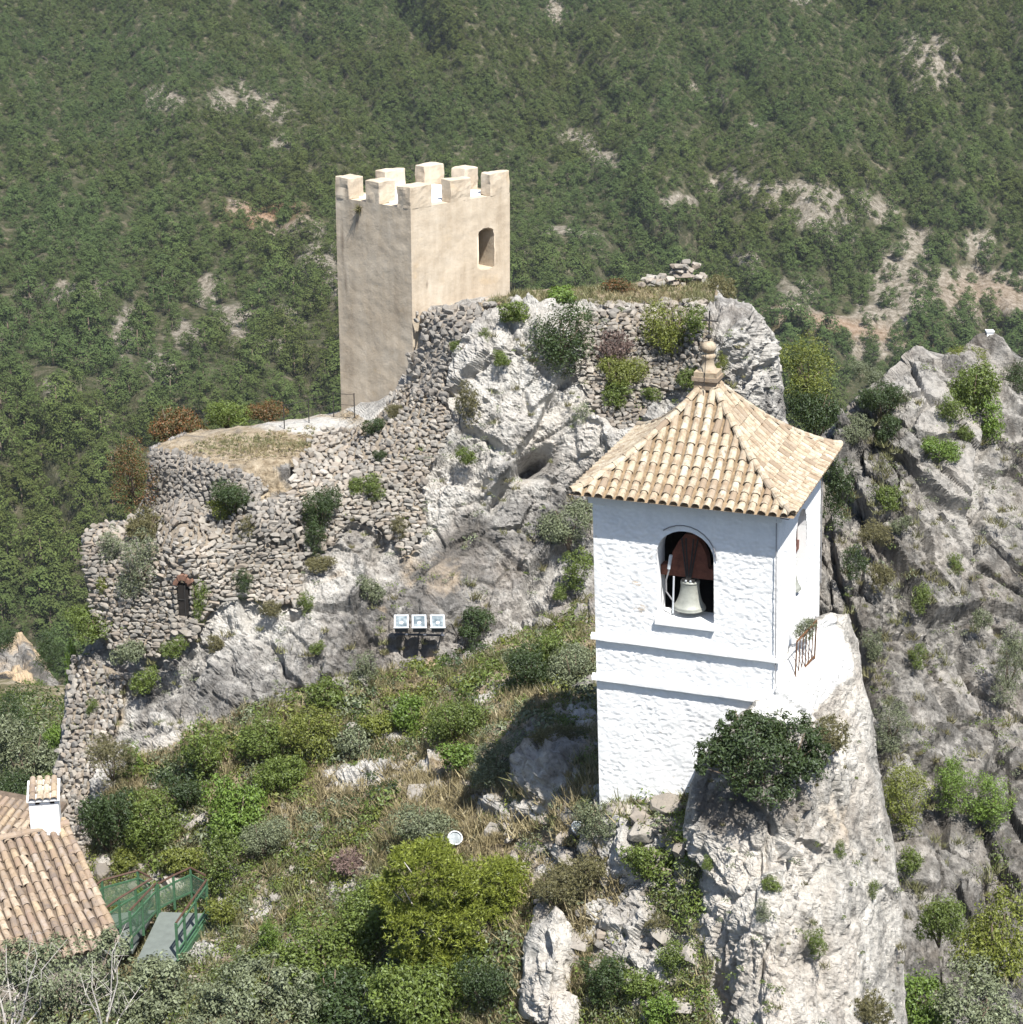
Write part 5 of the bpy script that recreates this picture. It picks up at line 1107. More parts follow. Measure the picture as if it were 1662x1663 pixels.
PL = [
 (910, 545, 100, 130, 'dark', 'crag', 'dark green shrub hanging over the left end of the upper rubble wall'),
 (1085, 528, 72, 84, 'yellow', 'crag', 'yellow-green shrub on the upper rubble wall left of the iron cross'),
 (1128, 525, 44, 66, 'green', 'crag', 'narrow green shrub between the yellow-green shrub and the iron cross'),
 (835, 506, 52, 40, 'green', 'crag', 'small green shrub on the crag edge right of the tan tower'),
 (912, 480, 50, 24, 'bright', 'crag', 'low green tuft on the front edge of the grassy crag top'),
 (1012, 605, 74, 40, 'yellow', 'crag', 'low yellowish shrub across the middle of the upper rubble wall'),
 (1000, 636, 46, 44, 'green', 'crag', 'small green shrub right under the yellowish one on the upper wall'),
 (1000, 565, 50, 56, 'heather', 'crag', 'bare brown twiggy shrub in the middle of the upper rubble wall'),
 (1058, 640, 32, 26, 'green', 'crag', 'tiny green shrub low on the upper wall above the tiled roof'),
 (1118, 612, 32, 36, 'green', 'crag', 'green shrub just left of the roof finial'),
 (1172, 590, 22, 40, 'yellow', 'crag', 'thin yellowish shrub just right of the roof finial'),
 (760, 655, 38, 76, 'dry', 'crag', 'tall dry shrub on the rock below the masonry buttress'),
 (744, 562, 28, 24, 'green', 'crag', 'small shrub at the top of the white rock face beside the buttress'),
 (815, 582, 30, 24, 'green', 'crag', 'small shrub high on the white rock face'),
 (786, 545, 20, 26, 'green', 'crag', 'tiny shrub in a cleft near the top left of the white rock'),
 (757, 740, 34, 34, 'green', 'crag', 'green shrub on the white rock level with the rubble wall'),
 (945, 672, 32, 42, 'olive', 'crag', 'grey-green shrub on the rock left of the roof corner'),
 (925, 850, 90, 80, 'olive', 'crag', 'loose grey-green shrub under the overhang left of the bell tower'),
 (940, 925, 50, 70, 'green', 'crag', 'green shrub against the left edge of the bell tower by the arch'),
 (910, 962, 24, 26, 'green', 'crag', 'tiny round shrub on bare rock left of the bell tower'),
 (520, 825, 62, 70, 'dark', 'crag', 'dark shrub with reddish twigs on the crumbling rubble wall'),
 (512, 870, 34, 70, 'dark', 'crag', 'dark shrub hanging below it down the rubble wall foot'),
 (378, 808, 70, 52, 'dark', 'crag', 'dark green bush on the ledge at the foot of the terrace wall'),
 (365, 828, 50, 26, 'yellow', 'crag', 'low yellow-green growth in front of the dark ledge bush'),
 (225, 915, 66, 110, 'olive', 'crag', 'large grey-green shrub growing out of the ruined wall'),
 (182, 885, 44, 60, 'olive', 'crag', 'smaller grey-green shrub on top of the ruined wall at left'),
 (235, 855, 60, 40, 'dry', 'crag', 'tuft of tall dry growth on top of the ruined wall'),
 (208, 1062, 54, 34, 'olive', 54.2, 'low grey-green shrub under the lower edge of the ruined wall'),
 (282, 1052, 40, 30, 'green', 53.9, 'small green shrub on the rock right under the doorway'),
 (440, 990, 34, 26, 'dry', 54.3, 'dry tuft at the foot of the right end of the ruined wall'),
 (146, 1012, 72, 56, 'green', 'crag', 'green shrub at the left foot of the ruined wall'),
 (170, 960, 24, 50, 'yellow', 'crag', 'thin yellow-green shrub on the left side of the ruined wall'),
 (326, 978, 28, 74, 'green', 'crag', 'upright green shrub right of the dark doorway'),
 (291, 950, 18, 40, 'bright', 'crag', 'bright green sprig left of the dark doorway'),
 (396, 948, 32, 52, 'dark', 'crag', 'dark shrub on the ruined wall right of the doorway'),
 (402, 860, 30, 50, 'dry', 'crag', 'dry shrub in the corner by the masonry pier'),
 (606, 792, 36, 46, 'green', 'crag', 'green shrub in the middle of the crumbling rubble wall'),
 (578, 788, 26, 32, 'green', 'crag', 'small green shrub left of it on the crumbling rubble wall'),
 (650, 856, 30, 38, 'dry', 'crag', 'dry shrub low on the right end of the crumbling rubble wall'),
 (606, 694, 36, 30, 'dark', 'crag', 'dark shrub at the foot of the tan tower beside the terrace'),
 (640, 668, 26, 22, 'dry', 'crag', 'small dry shrub where the rubble wall meets the tan tower'),
 (616, 742, 20, 24, 'dark', 'crag', 'tiny dark shrub high on the crumbling rubble wall'),
 (601, 957, 42, 48, 'olive', 'crag', 'grey-green shrub on bare rock left above the floodlights'),
 (498, 980, 26, 40, 'green', 'crag', 'small shrub on grey rock below the masonry pier'),
 (520, 915, 50, 20, 'dry', 'crag', 'low dry tuft on the rock ledge under the rubble wall'),
 (775, 1013, 58, 48, 'dark', 'crag', 'dark green shrub just right of the three floodlights'),
 (592, 1090, 46, 74, 'olive', 'crag', 'upright grey-green shrub left below the three floodlights'),
 (350, 1045, 26, 30, 'dry', 'crag', 'small dry shrub on the grey rock below the doorway'),
 (515, 1052, 24, 20, 'green', 'crag', 'tiny green tuft on grey rock halfway to the floodlights'),
 (235, 1105, 44, 40, 'green', 'crag', 'green shrub on the rock below the ruined wall'),
 (150, 1150, 20, 34, 'green', 'crag', 'narrow shrub on the sloping stone parapet'),
 (215, 770, 68, 122, 'red', 58.8, 'tall rusty brown bush at the left end of the terrace wall'),
 (283, 692, 84, 60, 'red', 62.5, 'rusty bush behind the left corner of the terrace'),
 (368, 672, 66, 50, 'green', 63.5, 'green bush behind the middle of the terrace edge'),
 (435, 668, 66, 32, 'red', 64.5, 'low reddish bush behind the terrace near the tower'),
 (1172, 470, 46, 46, 'dry', 62.5, 'tall dry grass clump at the right end of the crag top'),
 (1003, 464, 52, 24, 'red', 63, 'low reddish plants on the crag top left of the stone heap'),
 (1312, 600, 92, 118, 'yellow', 73, 'broad yellow-green tree behind the right end of the crag', 'tree'),
 (1325, 668, 84, 60, 'dark', 72, 'dark undergrowth under the broad yellow-green tree'),
 (1362, 800, 50, 116, 'dark', 67.5, 'dark glossy ivy mass right behind the bell tower eaves'),
 (1432, 640, 74, 56, 'dark', 'cliff', 'dark shrub on the left shoulder of the cliff'),
 (1408, 600, 50, 44, 'olive', 77, 'grey-green shrub on the skyline at the left end of the cliff'),
 (1390, 690, 60, 46, 'olive', 'cliff', 'grey-green shrub on the cliff just above the roof corner'),
 (1445, 690, 40, 46, 'dark', 'cliff', 'dark shrub left of the rounded cliff block'),
 (1580, 615, 92, 100, 'green', 'cliff', 'big green shrub draped over the top of the cliff'),
 (1612, 672, 42, 80, 'bright', 'cliff', 'bright green foliage hanging below the big shrub on the cliff'),
 (1545, 660, 44, 60, 'green', 'cliff', 'green shrub in the cleft left of the big draped shrub'),
 (1528, 727, 66, 32, 'bright', 'cliff', 'low bright green shrub under the rounded cliff block'),
 (1655, 612, 54, 72, 'dark', 'cliff', 'dark shrub at the right edge near the cliff top'),
 (1572, 575, 60, 30, 'yellow', 'cliff', 'yellow-green growth on the skyline left of the little pillar'),
 (1443, 800, 40, 42, 'green', 'cliff', 'green shrub halfway up the left part of the cliff'),
 (1390, 905, 44, 56, 'dark', 'cliff', 'dark shrub on the cliff right of the side arch'),
 (1464, 848, 32, 34, 'olive', 'cliff', 'round grey-green shrub on the cliff slabs'),
 (1420, 862, 50, 40, 'dry', 'cliff', 'dry shrub on the slabs below the ivy mass'),
 (1432, 930, 42, 46, 'dry', 'cliff', 'dry green shrub beside the white streak on the cliff'),
 (1498, 965, 30, 52, 'green', 'cliff', 'small upright shrub in the middle of the cliff'),
 (1595, 998, 34, 40, 'olive', 'cliff', 'round grey shrub on the right part of the cliff'),
 (1552, 910, 24, 40, 'green', 'cliff', 'tiny shrub in a crack of the big flat slab'),
 (1570, 700, 30, 30, 'green', 'cliff', 'small green tuft right of the low bright shrub on the cliff'),
 (1450, 1165, 62, 84, 'olive', 'cliff', 'grey-green shrub in the gully right of the white rock'),
 (1420, 1040, 34, 60, 'olive', 'cliff', 'thin grey-green shrub beside the top of the white rock'),
 (1467, 1290, 84, 120, 'yellow', 'cliff', 'tall yellow-green bush in the gully right of the rock spur'),
 (1548, 1262, 58, 92, 'bright', 'cliff', 'bright green bush at the foot of the cliff, left of a pair'),
 (1608, 1290, 66, 86, 'bright', 'cliff', 'bright green bush at the foot of the cliff, right of a pair'),
 (1642, 1060, 56, 130, 'olive', 'cliff', 'tall grey-green shrub at the right edge halfway down'),
 (1490, 1060, 30, 44, 'green', 'cliff', 'small shrub in a cliff groove below the middle'),
 (1480, 1395, 44, 60, 'green', 'cliff', 'green shrub against the lower part of the cliff wall'),
 (1530, 1480, 80, 90, 'green', 52, 'green bush left of the big yellowish bush in the lower right'),
 (1625, 1500, 120, 150, 'yellow', 47, 'big yellowish bush at the right edge near the bottom', 'bush'),
 (1590, 1615, 150, 110, 'olive', 45, 'dense grey-green bush in the lower right corner', 'bush'),
 (1498, 1612, 110, 110, 'bright', 46, 'bright green bush at the bottom between spur and corner bush', 'bush'),
 (1410, 1640, 70, 70, 'dry', 36.5, 'dry yellowish shrub at the foot of the rock spur'),
 (1311, 1018, 36, 38, 'olive', 38.9, 'small grey-green shrub between tower wall and white rock'),
 (1253, 1436, 32, 26, 'green', 'out', 'tiny shrub on the middle of the rock spur'),
 (1325, 1532, 34, 56, 'green', 'out', 'upright green shrub low on the rock spur'),
 (1238, 1478, 26, 38, 'olive', 'out', 'small grey-green shrub left of the upright one on the spur'),
 (1150, 1402, 20, 22, 'green', 'out', 'tiny tuft on the left edge of the rock spur'),
 (1420, 1445, 20, 34, 'green', 'out', 'small shrub on the right flank of the rock spur'),
 (1365, 1380, 16, 36, 'green', 'out', 'thin sprig on the pinkish flank of the rock spur'),
 (1350, 1195, 60, 60, 'dry', 'out', 'straggly twiggy shrub right of the big dark bush'),
 (1050, 1398, 74, 64, 'green', 'hill', 'green shrub on the rocks left below the big dark bush'),
 (985, 1592, 70, 90, 'dark', 'hill', 'dark green shrub right of the upright boulder'),
 (1045, 1600, 60, 60, 'green', 'hill', 'green shrub between the boulder and the rock spur'),
 (1090, 1560, 50, 70, 'green', 'hill', 'green shrub at the left foot of the rock spur'),
 (1075, 1640, 60, 50, 'bright', 'hill', 'broad-leaved bright plant at the bottom edge'),
 (982, 1338, 86, 80, 'olive', 39.0, 'grey-green shrub at the left foot of the bell tower'),
 (1070, 1500, 40, 40, 'dry', 'hill', 'dry shrub on the rocks above the bottom edge'),
 (862, 1085, 84, 70, 'dark', 'hill', 'round dark green bush on the slope behind the bell tower'),
 (932, 1082, 84, 52, 'olive', 'hill', 'spreading grey-green bush beside the bell tower cornice'),
 (890, 1060, 60, 70, 'green', 'hill', 'green bush against the rock behind the bell tower'),
 (742, 1168, 92, 80, 'green', 'hill', 'green bush in the middle of the slope below the floodlights'),
 (662, 1158, 52, 62, 'bright', 'hill', 'bright leafy bush directly below the floodlights'),
 (745, 1230, 66, 52, 'bright', 'hill', 'bright green low bush below the middle green bush'),
 (576, 1204, 66, 44, 'olive', 'hill', 'pale grey-green bush right of the yellow-green bush'),
 (505, 1188, 96, 84, 'yellow', 'hill', 'big yellow-green bush under the grey rock face'),
 (530, 1128, 64, 56, 'green', 'hill', 'green bush touching the grey rock above the yellow-green bush'),
 (612, 1178, 52, 50, 'yellow', 'hill', 'small yellow-green bush between pale and bright bushes'),
 (430, 1200, 84, 70, 'green', 'hill', 'green bush left of the big yellow-green bush'),
 (332, 1222, 66, 110, 'green', 'hill', 'tall green bush right of the smooth grey rock'),
 (182, 1240, 72, 96, 'dry', 'hill', 'dry brownish bush left of the smooth grey rock'),
 (215, 1235, 34, 60, 'bright', 'hill', 'bright green sprig beside the dry brownish bush'),
 (178, 1330, 92, 110, 'dark', 'hill', 'large dark green bush right of the sloping parapet'),
 (250, 1330, 90, 84, 'green', 'hill', 'green bush next to the large dark bush by the parapet'),
 (385, 1310, 100, 110, 'bright', 'hill', 'large fresh green bush on the left part of the slope'),
 (300, 1290, 60, 60, 'dark', 'hill', 'dark bush between the smooth rock and the fresh green bush'),
 (455, 1255, 84, 60, 'green', 'hill', 'wide green bush below the big yellow-green bush'),
 (362, 1400, 66, 110, 'green', 'hill', 'tall green bush right above the footbridge'),
 (430, 1360, 80, 70, 'olive', 'hill', 'grey-green bush right below the large fresh green bush'),
 (205, 1395, 50, 30, 'yellow', 'hill', 'low yellow-green bush above the lower landing'),
 (300, 1400, 66, 40, 'yellow', 'hill', 'low yellow-green bush above the footbridge far end'),
 (230, 1462, 26, 50, 'bright', 44.8, 'bright green plant growing beside the footbridge railing'),
 (360, 1480, 50, 60, 'yellow', 'hill', 'yellow-green bush right of the footbridge'),
 (437, 1520, 36, 70, 'bright', 'hill', 'single upright green sapling on the stony slope'),
 (600, 1480, 120, 110, 'green', 'hill', 'green bush tucked against the left side of the pine'),
 (520, 1560, 150, 120, 'green', 'hill', 'broad green bush below left of the pine'),
 (560, 1630, 170, 90, 'dark', 'hill', 'dark bush at the bottom edge left of the centre'),
 (680, 1620, 150, 100, 'green', 'hill', 'green bush at the bottom edge under the pine'),
 (790, 1600, 90, 90, 'dark', 'hill', 'dark bush at the bottom right of the pine trunk'),
 (570, 1400, 60, 30, 'heather', 'hill', 'pinkish twiggy shrub left above the pine'),
 (910, 1440, 90, 70, 'dry', 'hill', 'dry brown shrub above the upright boulder'),
 (960, 1420, 60, 60, 'dry', 'hill', 'dry twiggy shrub between the boulder and the bell tower base'),
 (690, 1340, 110, 50, 'olive', 'hill', 'low grey-green scrub above the pine top'),
 (810, 1230, 90, 70, 'olive', 'hill', 'wide grey-green bush left of the tower shadow'),
 (900, 1200, 90, 40, 'dry', 'hill', 'dry bush on top of the shadowed rock'),
 (118, 1090, 22, 120, 'bright', 56.2, 'strip of bright creeper along the left edge of the ruin'),
 (92, 1195, 40, 50, 'bright', 56.0, 'bright creeper patch left of the parapet'),
 (40, 1225, 120, 150, 'olive', 66, 'big grey-green tree in the valley left of the parapet', 'tree'),
 (20, 1170, 70, 90, 'dark', 70, 'dark valley tree under the ochre bluff', 'tree'),
 (82, 1062, 52, 80, 'dark', 104, 'dark pine standing right of the ochre bluff', 'tree'),
 (4, 1040, 46, 50, 'dark', 105, 'dark pine standing left on top of the ochre bluff', 'tree'),
 (58, 1128, 60, 46, 'green', 98, 'green tree at the right foot of the ochre bluff', 'tree'),
 (75, 1290, 70, 70, 'green', 60, 'green bush just left of the chimney', 'bush'),
 (10, 1300, 80, 90, 'dark', 61, 'dark bush at the left edge behind the small roof', 'bush'),
]
for a in PL: plant(*a)

# big hand-shaped plants
def big_plant(name, label, cat, Y, lobes_px, n, leaf, mat, base_px, style='leaf', clump=16, seed=1, depth=1., trunk=.06, branches=10, stem_mat=None, sig=.24, group=None):
    """lobes_px: (u, v, ru, rv, dY)"""
    base = at(base_px[0], base_px[1], Y); e = empty(name, base, label, cat, group); L = []
    for (u, v, ru, rv, dY) in lobes_px:
        k = pxm(v, Y + dY); L.append((at(u, v, Y + dY) - base, (ru * k, ru * k * depth, rv * k / .95)))
    me = crown_mesh('crown', seed, L, n, leaf, mat, clump, style, sig); link('crown', me, None, e)
    rs = np.random.RandomState(seed); b = MB()
    fork = np.array([0, 0, .0]) + (L[0][0] * .45); b.tube([base, base + fork * .5 + rs.normal(size=3) * .05, base + fork], [trunk * 1.3, trunk, trunk * .8], 7)
    for i in range(branches):
        c, r = L[i % len(L)]; tgt = c + rs.normal(size=3) * np.array(r) * .35; mid = fork * .6 + tgt * .4 + rs.normal(size=3) * .08
        b.tube([base + fork, base + mid, base + tgt], [trunk * .65, trunk * .4, trunk * .12], 5)
    b.build('trunk', stem_mat or M['bark'], e, True); return e
big_plant('evergreen_bush', 'big dark green bush in front of the bell tower foot', 'bush', 36.6, [(1235, 1225, 72, 62, 0), (1170, 1225, 42, 40, .1), (1205, 1180, 40, 34, .2), (1290, 1200, 46, 44, .1), (1310, 1250, 40, 44, 0), (1240, 1275, 60, 34, -.2), (1150, 1240, 26, 24, 0), (1330, 1215, 22, 20, .1)], 15000, .036, M['leaf_dark'], (1255, 1325), clump=26, seed=5, sig=.2, branches=16)
big_plant('pine_tree', 'rounded yellow-green pine at the bottom centre of the slope', 'tree', 39.2, [(690, 1410, 62, 42, 0), (640, 1450, 34, 34, .1), (725, 1440, 40, 40, -.1), (800, 1440, 56, 40, .1), (850, 1465, 34, 34, .1), (770, 1490, 60, 40, -.2), (690, 1500, 60, 44, -.2), (840, 1510, 40, 44, 0), (740, 1545, 60, 34, -.2), (670, 1560, 40, 30, -.1), (820, 1555, 40, 30, 0)], 17000, .03, M['leaf_pine'], (755, 1640), 'needle', 40, 8, branches=20, sig=.22, stem_mat=M['deadwood'])
og = 'olive trees along the bottom edge'
big_plant('olive_tree', 'grey-green olive tree in the lower left corner below the tiled roof', 'tree', 37.0, [(110, 1590, 80, 60, 0), (60, 1560, 60, 46, .2), (170, 1560, 50, 46, .1), (40, 1640, 70, 50, -.1), (150, 1650, 80, 50, -.2), (20, 1590, 50, 50, 0)], 12000, .04, M['leaf_olive'], (110, 1760), clump=26, seed=12, branches=12, group=og, sig=.2)
big_plant('olive_tree', 'grey-green olive tree in front of the footbridge', 'tree', 37.5, [(250, 1600, 66, 46, 0), (300, 1640, 70, 50, 0), (220, 1650, 60, 50, -.1), (275, 1570, 36, 30, .1)], 9000, .04, M['leaf_olive'], (260, 1760), clump=26, seed=13, branches=10, group=og, sig=.2)
big_plant('olive_tree', 'pale olive tree on the bottom edge right of the footbridge', 'tree', 37.2, [(400, 1610, 70, 46, 0), (460, 1640, 60, 44, 0), (370, 1655, 70, 50, -.1), (430, 1580, 50, 34, .2), (480, 1600, 36, 30, .2)], 11000, .04, M['leaf_olive'], (420, 1770), clump=26, seed=14, branches=10, group=og, sig=.2)
# bleached dead branches
def dead(base_px, Y, tips, label, seed):
    base = at(*base_px, Y); e = empty('dead_branches', base, label, 'branches'); rs = np.random.RandomState(seed)
    for (u, v, r) in tips:
        t = at(u, v, Y + rs.normal() * .2); m1 = base + (t - base) * .4 + rs.normal(size=3) * .1; m2 = base + (t - base) * .75 + rs.normal(size=3) * .08
        b = MB(); b.tube([base + rs.normal(size=3) * .1, m1, m2, t], [r, r * .8, r * .5, r * .2], 5)
        for k_ in range(5):
            q0 = base + (t - base) * rs.uniform(.4, .9) ; b.tube([q0, q0 + rs.normal(size=3) * .14 + up * .16, q0 + rs.normal(size=3) * .22 + up * .34], [r * .3, r * .2, r * .08], 4)
        b.build('branch', M['deadwood'], e)
dead((20, 1700), 36.3, [(10, 1535, .03), (60, 1560, .03), (110, 1525, .02), (-10, 1590, .03), (55, 1500, .015), (40, 1600, .035)], 'bleached bare branches sticking up in the lower left corner', 3)
dead((165, 1700), 36.2, [(150, 1560, .02), (205, 1500, .02), (190, 1560, .025), (130, 1580, .02), (230, 1600, .02)], 'pale bare branches rising in front of the olive trees', 4)
dead((620, 1700), 38.2, [(600, 1600, .02), (560, 1630, .015), (640, 1590, .015)], 'thin bare twigs at the bottom edge under the pine', 6)

# ------------------------------------------------------------------ low scrub, grass and loose stones (nobody could count them)
def scatter(name, label, cat, Yf, poly, n, kindf, seed, mats, size=(.10, .30), blades=26, dens=None):
    rs = np.random.RandomState(seed); pu = [p[0] for p in poly]; pv = [p[1] for p in poly]
    u = rs.uniform(min(pu), max(pu), n * 3); v = rs.uniform(min(pv), max(pv), n * 3); m = inpoly(u, v, poly)
    if dens is not None: m &= rs.rand(len(u)) < dens(u, v)
    u, v = u[m][:n], v[m][:n]; P = at(u, v, Yf(u, v) - .12); N = len(P)
    s = rs.uniform(size[0], size[1], N) * (1 + .5 * (rs.rand(N) > .85)); k = np.clip((fbm(P * .35 + seed, 3) * 1.6 + .5 + rs.normal(size=N) * .22) - (.62 * blob(u, v, 740, 1310, 190, 90) + .4 * blob(u, v, 480, 1450, 130, 80) if name == 'low_scrub' else 0), 0, .999)
    kind = (k * len(mats)).astype(int); obj = None; Vs = []; Fs = []; Ms = []; off = 0
    for mi in range(len(mats)):
        idx = np.where(kind == mi)[0]
        if not len(idx): continue
        nb = blades; st = mats[mi][1]; p = np.repeat(P[idx], nb, 0); ss = np.repeat(s[idx], nb)
        if st == 'blade':
            d = unit(rs.normal(size=p.shape) * np.array([.55, .55, .3]) + np.array([0, 0, .9])); L = ss * rs.uniform(.6, 1.5, len(ss)); p = p + rs.normal(size=p.shape) * (ss * .35)[:, None] * np.array([1, 1, .1]); sd_ = unit(np.cross(d, rs.normal(size=d.shape))) * (.007 + ss * .028)[:, None]
            V = np.stack([p - sd_, p + sd_, p + d * L[:, None]], 1).reshape(-1, 3); Fc = np.arange(len(V)).reshape(-1, 3)
            Fc = np.concatenate([Fc, Fc[:, :1]], 1)[:, :3]
        else:
            off_ = unit(rs.normal(size=p.shape)) * (rs.rand(len(p), 1) ** .4) * ss[:, None] * np.array([1.1, 1.1, .75]); off_[:, 2] = np.abs(off_[:, 2]); p = p + off_
            nr = unit(off_ + rs.normal(size=p.shape) * .1 + np.array([0, 0, .06])); V, Fq = leaf_quads(p, nr, .018 + ss * .075 * rs.uniform(.6, 1.3, len(ss)), .5, rs)
            Fc = np.concatenate([Fq[:, [0, 1, 2]], Fq[:, [0, 2, 3]]])
        Vs.append(V); Fs.append(Fc + off); Ms.append(np.full(len(Fc), mi)); off += len(V)
    me = mesh_np(name, np.concatenate(Vs), np.concatenate(Fs), None, False)
    for m_ in mats: me.materials.append(m_[0])
    me.polygons.foreach_set('material_index', np.concatenate(Ms).astype(np.int32)); me.update()
    o = link(name, me); o['kind'] = 'stuff'; o['label'] = label; o['category'] = cat; return o
SCR = [(M['leaf_straw'], 'blade'), (M['leaf_straw'], 'blade'), (M['leaf_scrub'], 'blade'), (M['leaf_olive'], 'leaf'), (M['leaf_dry'], 'blade'), (M['leaf_green'], 'leaf'), (M['leaf_scrub'], 'blade'), (M['leaf_olive'], 'leaf'), (M['leaf_yellow'], 'leaf'), (M['leaf_green'], 'leaf'), (M['leaf_scrub'], 'blade'), (M['leaf_green'], 'leaf')]
scatter('low_scrub', 'low scrub and dry grass covering the slope', 'scrub', HILL, hill_poly, 7500, None, 31, SCR, (.11, .30), 36, lambda u, v: np.clip(1.0 - 1.0 * rocky(u, v) - .5 * blob(u, v, 900, 1385, 90, 25), .1, 1))
scatter('undergrowth', 'green undergrowth merging between the bushes of the slope', 'undergrowth', HILL, [(150, 1400), (200, 1250), (320, 1190), (480, 1130), (620, 1100), (850, 1030), (960, 1000), (960, 1180), (860, 1200), (700, 1220), (640, 1310), (560, 1400), (620, 1480), (860, 1520), (860, 1663), (0, 1663), (340, 1530), (350, 1420)], 520, None, 38, [(M['leaf_olive'], 'leaf'), (M['leaf_green'], 'leaf'), (M['leaf_yellow'], 'leaf'), (M['leaf_green'], 'leaf'), (M['leaf_olive'], 'leaf'), (M['leaf_dark'], 'leaf')], (.22, .45), 170, lambda u, v: np.clip(1.0 - 1.1 * rocky(u, v), .05, 1))
scatter('rock_plants', 'small tufts in the cracks of the castle crag', 'tufts', CRAG, [(130, 900), (480, 900), (700, 700), (780, 500), (1250, 500), (1280, 700), (960, 1080), (560, 1110), (200, 1250), (110, 1200)], 420, None, 32, [(M['leaf_green'], 'leaf'), (M['leaf_dry'], 'blade'), (M['leaf_scrub'], 'blade'), (M['leaf_olive'], 'leaf')], (.06, .2), 30)
scatter('crag_top_grass', 'dry grass on the flat top of the crag', 'grass', CRAG, [(790, 492), (835, 474), (1160, 455), (1165, 490), (900, 497)], 900, None, 33, [(M['leaf_straw'], 'blade'), (M['leaf_scrub'], 'blade'), (M['leaf_scrub'], 'blade')], (.06, .16), 18)
scatter('terrace_grass', 'dry grass on the terrace beside the tower', 'grass', CRAG, [(290, 728), (360, 705), (520, 690), (500, 735), (400, 752)], 500, None, 34, [(M['leaf_straw'], 'blade'), (M['leaf_straw'], 'blade'), (M['leaf_scrub'], 'blade')], (.04, .10), 14, lambda u, v: np.clip(.2 + blob(u, v, 430, 724, 90, 14), 0, 1))
scatter('cliff_plants', 'small tufts in the cracks of the right cliff', 'tufts', CLIFF, [(1330, 740), (1390, 650), (1500, 590), (1680, 600), (1700, 1660), (1480, 1660), (1430, 1200), (1340, 900)], 520, None, 35, [(M['leaf_green'], 'leaf'), (M['leaf_dry'], 'blade'), (M['leaf_olive'], 'leaf'), (M['leaf_scrub'], 'blade')], (.08, .32), 36)
scatter('spur_plants', 'small tufts on the rock spur', 'tufts', OUTC, out_poly, 90, None, 36, [(M['leaf_green'], 'leaf'), (M['leaf_dry'], 'blade'), (M['leaf_olive'], 'leaf')], (.04, .13), 30, lambda u, v: (v > 1200) * 1.)
scatter('valley_brush', 'dense brush on the valley slope at the lower left', 'brush', VAL, [(-200, 1110), (110, 1130), (130, 1400), (-200, 1400)], 1500, None, 37, [(M['leaf_olive'], 'leaf'), (M['leaf_green'], 'leaf'), (M['leaf_dark'], 'leaf')], (.3, .8), 46)
rs = np.random.RandomState(41); rest = MB(); n = 900
u = rs.uniform(60, 1130, n * 2); v = rs.uniform(1100, 1663, n * 2); mk = inpoly(u, v, hill_poly) & (rs.rand(n * 2) < .22 + .9 * rocky(u, v) + .35 * blob(u, v, 700, 1300, 200, 80)); u, v = u[mk], v[mk]; P = at(u, v, HILL(u, v) - .1)
for i in range(len(P)):
    s_ = rs.uniform(.04, .15) * (1 + 1.2 * (rs.rand() > .9)); me = STN['stone'][rs.randint(12)]; Vv = np.empty(len(me.vertices) * 3); me.vertices.foreach_get('co', Vv)
    Rm = np.array(Matrix.Rotation(rs.rand() * 6.28, 3, 'Z') @ Matrix.Rotation(rs.normal() * .4, 3, 'X')); rest.add((Vv.reshape(-1, 3) * np.array([s_ * 1.3, s_, s_ * .7])) @ Rm.T + P[i], np.array([pl_.vertices[:] for pl_ in me.polygons]))
o = link('loose_stones', mesh_np('loose_stones', np.concatenate(rest.V), np.concatenate(rest.Fq), None, False), M['stone']); o['kind'] = 'stuff'; o['label'] = 'loose pale stones lying on the slope'; o['category'] = 'stones'

# ------------------------------------------------------------------ pine forest on the mountain
def pine_crown(seed):
    """an Aleppo pine crown: many small needle clumps, lit on top, open below"""
    rs = np.random.RandomState(seed); K = 30; P = []; S = []; hgt = rs.uniform(1.35, 1.9); lean_ = rs.normal(size=2) * .1
    for k in range(K):
        t_ = (k + rs.rand()) / K; R = .62 * (math.sin(math.pi * (.2 + .8 * t_)) ** .8) * rs.uniform(.55, 1.1); a = k * 2.4 + rs.rand() * 1.5
        P.append((R * math.cos(a) + lean_[0] * t_, R * math.sin(a) + lean_[1] * t_, .2 + t_ * hgt * .85)); S.append(rs.uniform(.17, .30) * (1.15 - .45 * t_))
    P = np.array(P); S = np.array(S); n = 1300; idx = rs.randint(K, size=n)
    d = unit(rs.normal(size=(n, 3))); d[:, 2] = np.where(rs.rand(n) < .6, np.abs(d[:, 2]), d[:, 2]); pos = P[idx] + d * (S[idx] * rs.uniform(.55, 1.1, n))[:, None] * np.array([1., 1., .8])
    axis = unit(pos - np.array([0, 0, hgt * .38])); nr = unit(d * .45 + axis * .75 + rs.normal(size=(n, 3)) * .22 + np.array([0, 0, .1])); V, Fc = leaf_quads(pos, nr, rs.uniform(.03, .065, n), .5, rs)
    me = mesh_np('pine_crown', V, Fc, None, False); me.materials.append(M['leaf_forest']); return me
PINES = [pine_crown(300 + k) for k in range(7)]
b = MB(); b.tube([(0, 0, -.35), (.02, 0, .4), (0, .02, 1.1)], [.05, .04, .015], 5); PTR = mesh_np('pine_trunk', np.concatenate(b.V), [np.concatenate(b.Fq), np.concatenate(b.Ft)]); PTR.materials.append(M['bark'])
rs = np.random.RandomState(55); pts = []; v = -320.
def crown_px(v): return np.interp(v, [-300, 0, 150, 300, 450, 600, 800, 1000, 1200], [9.5, 13, 16.5, 22, 29, 36, 43, 48, 52])
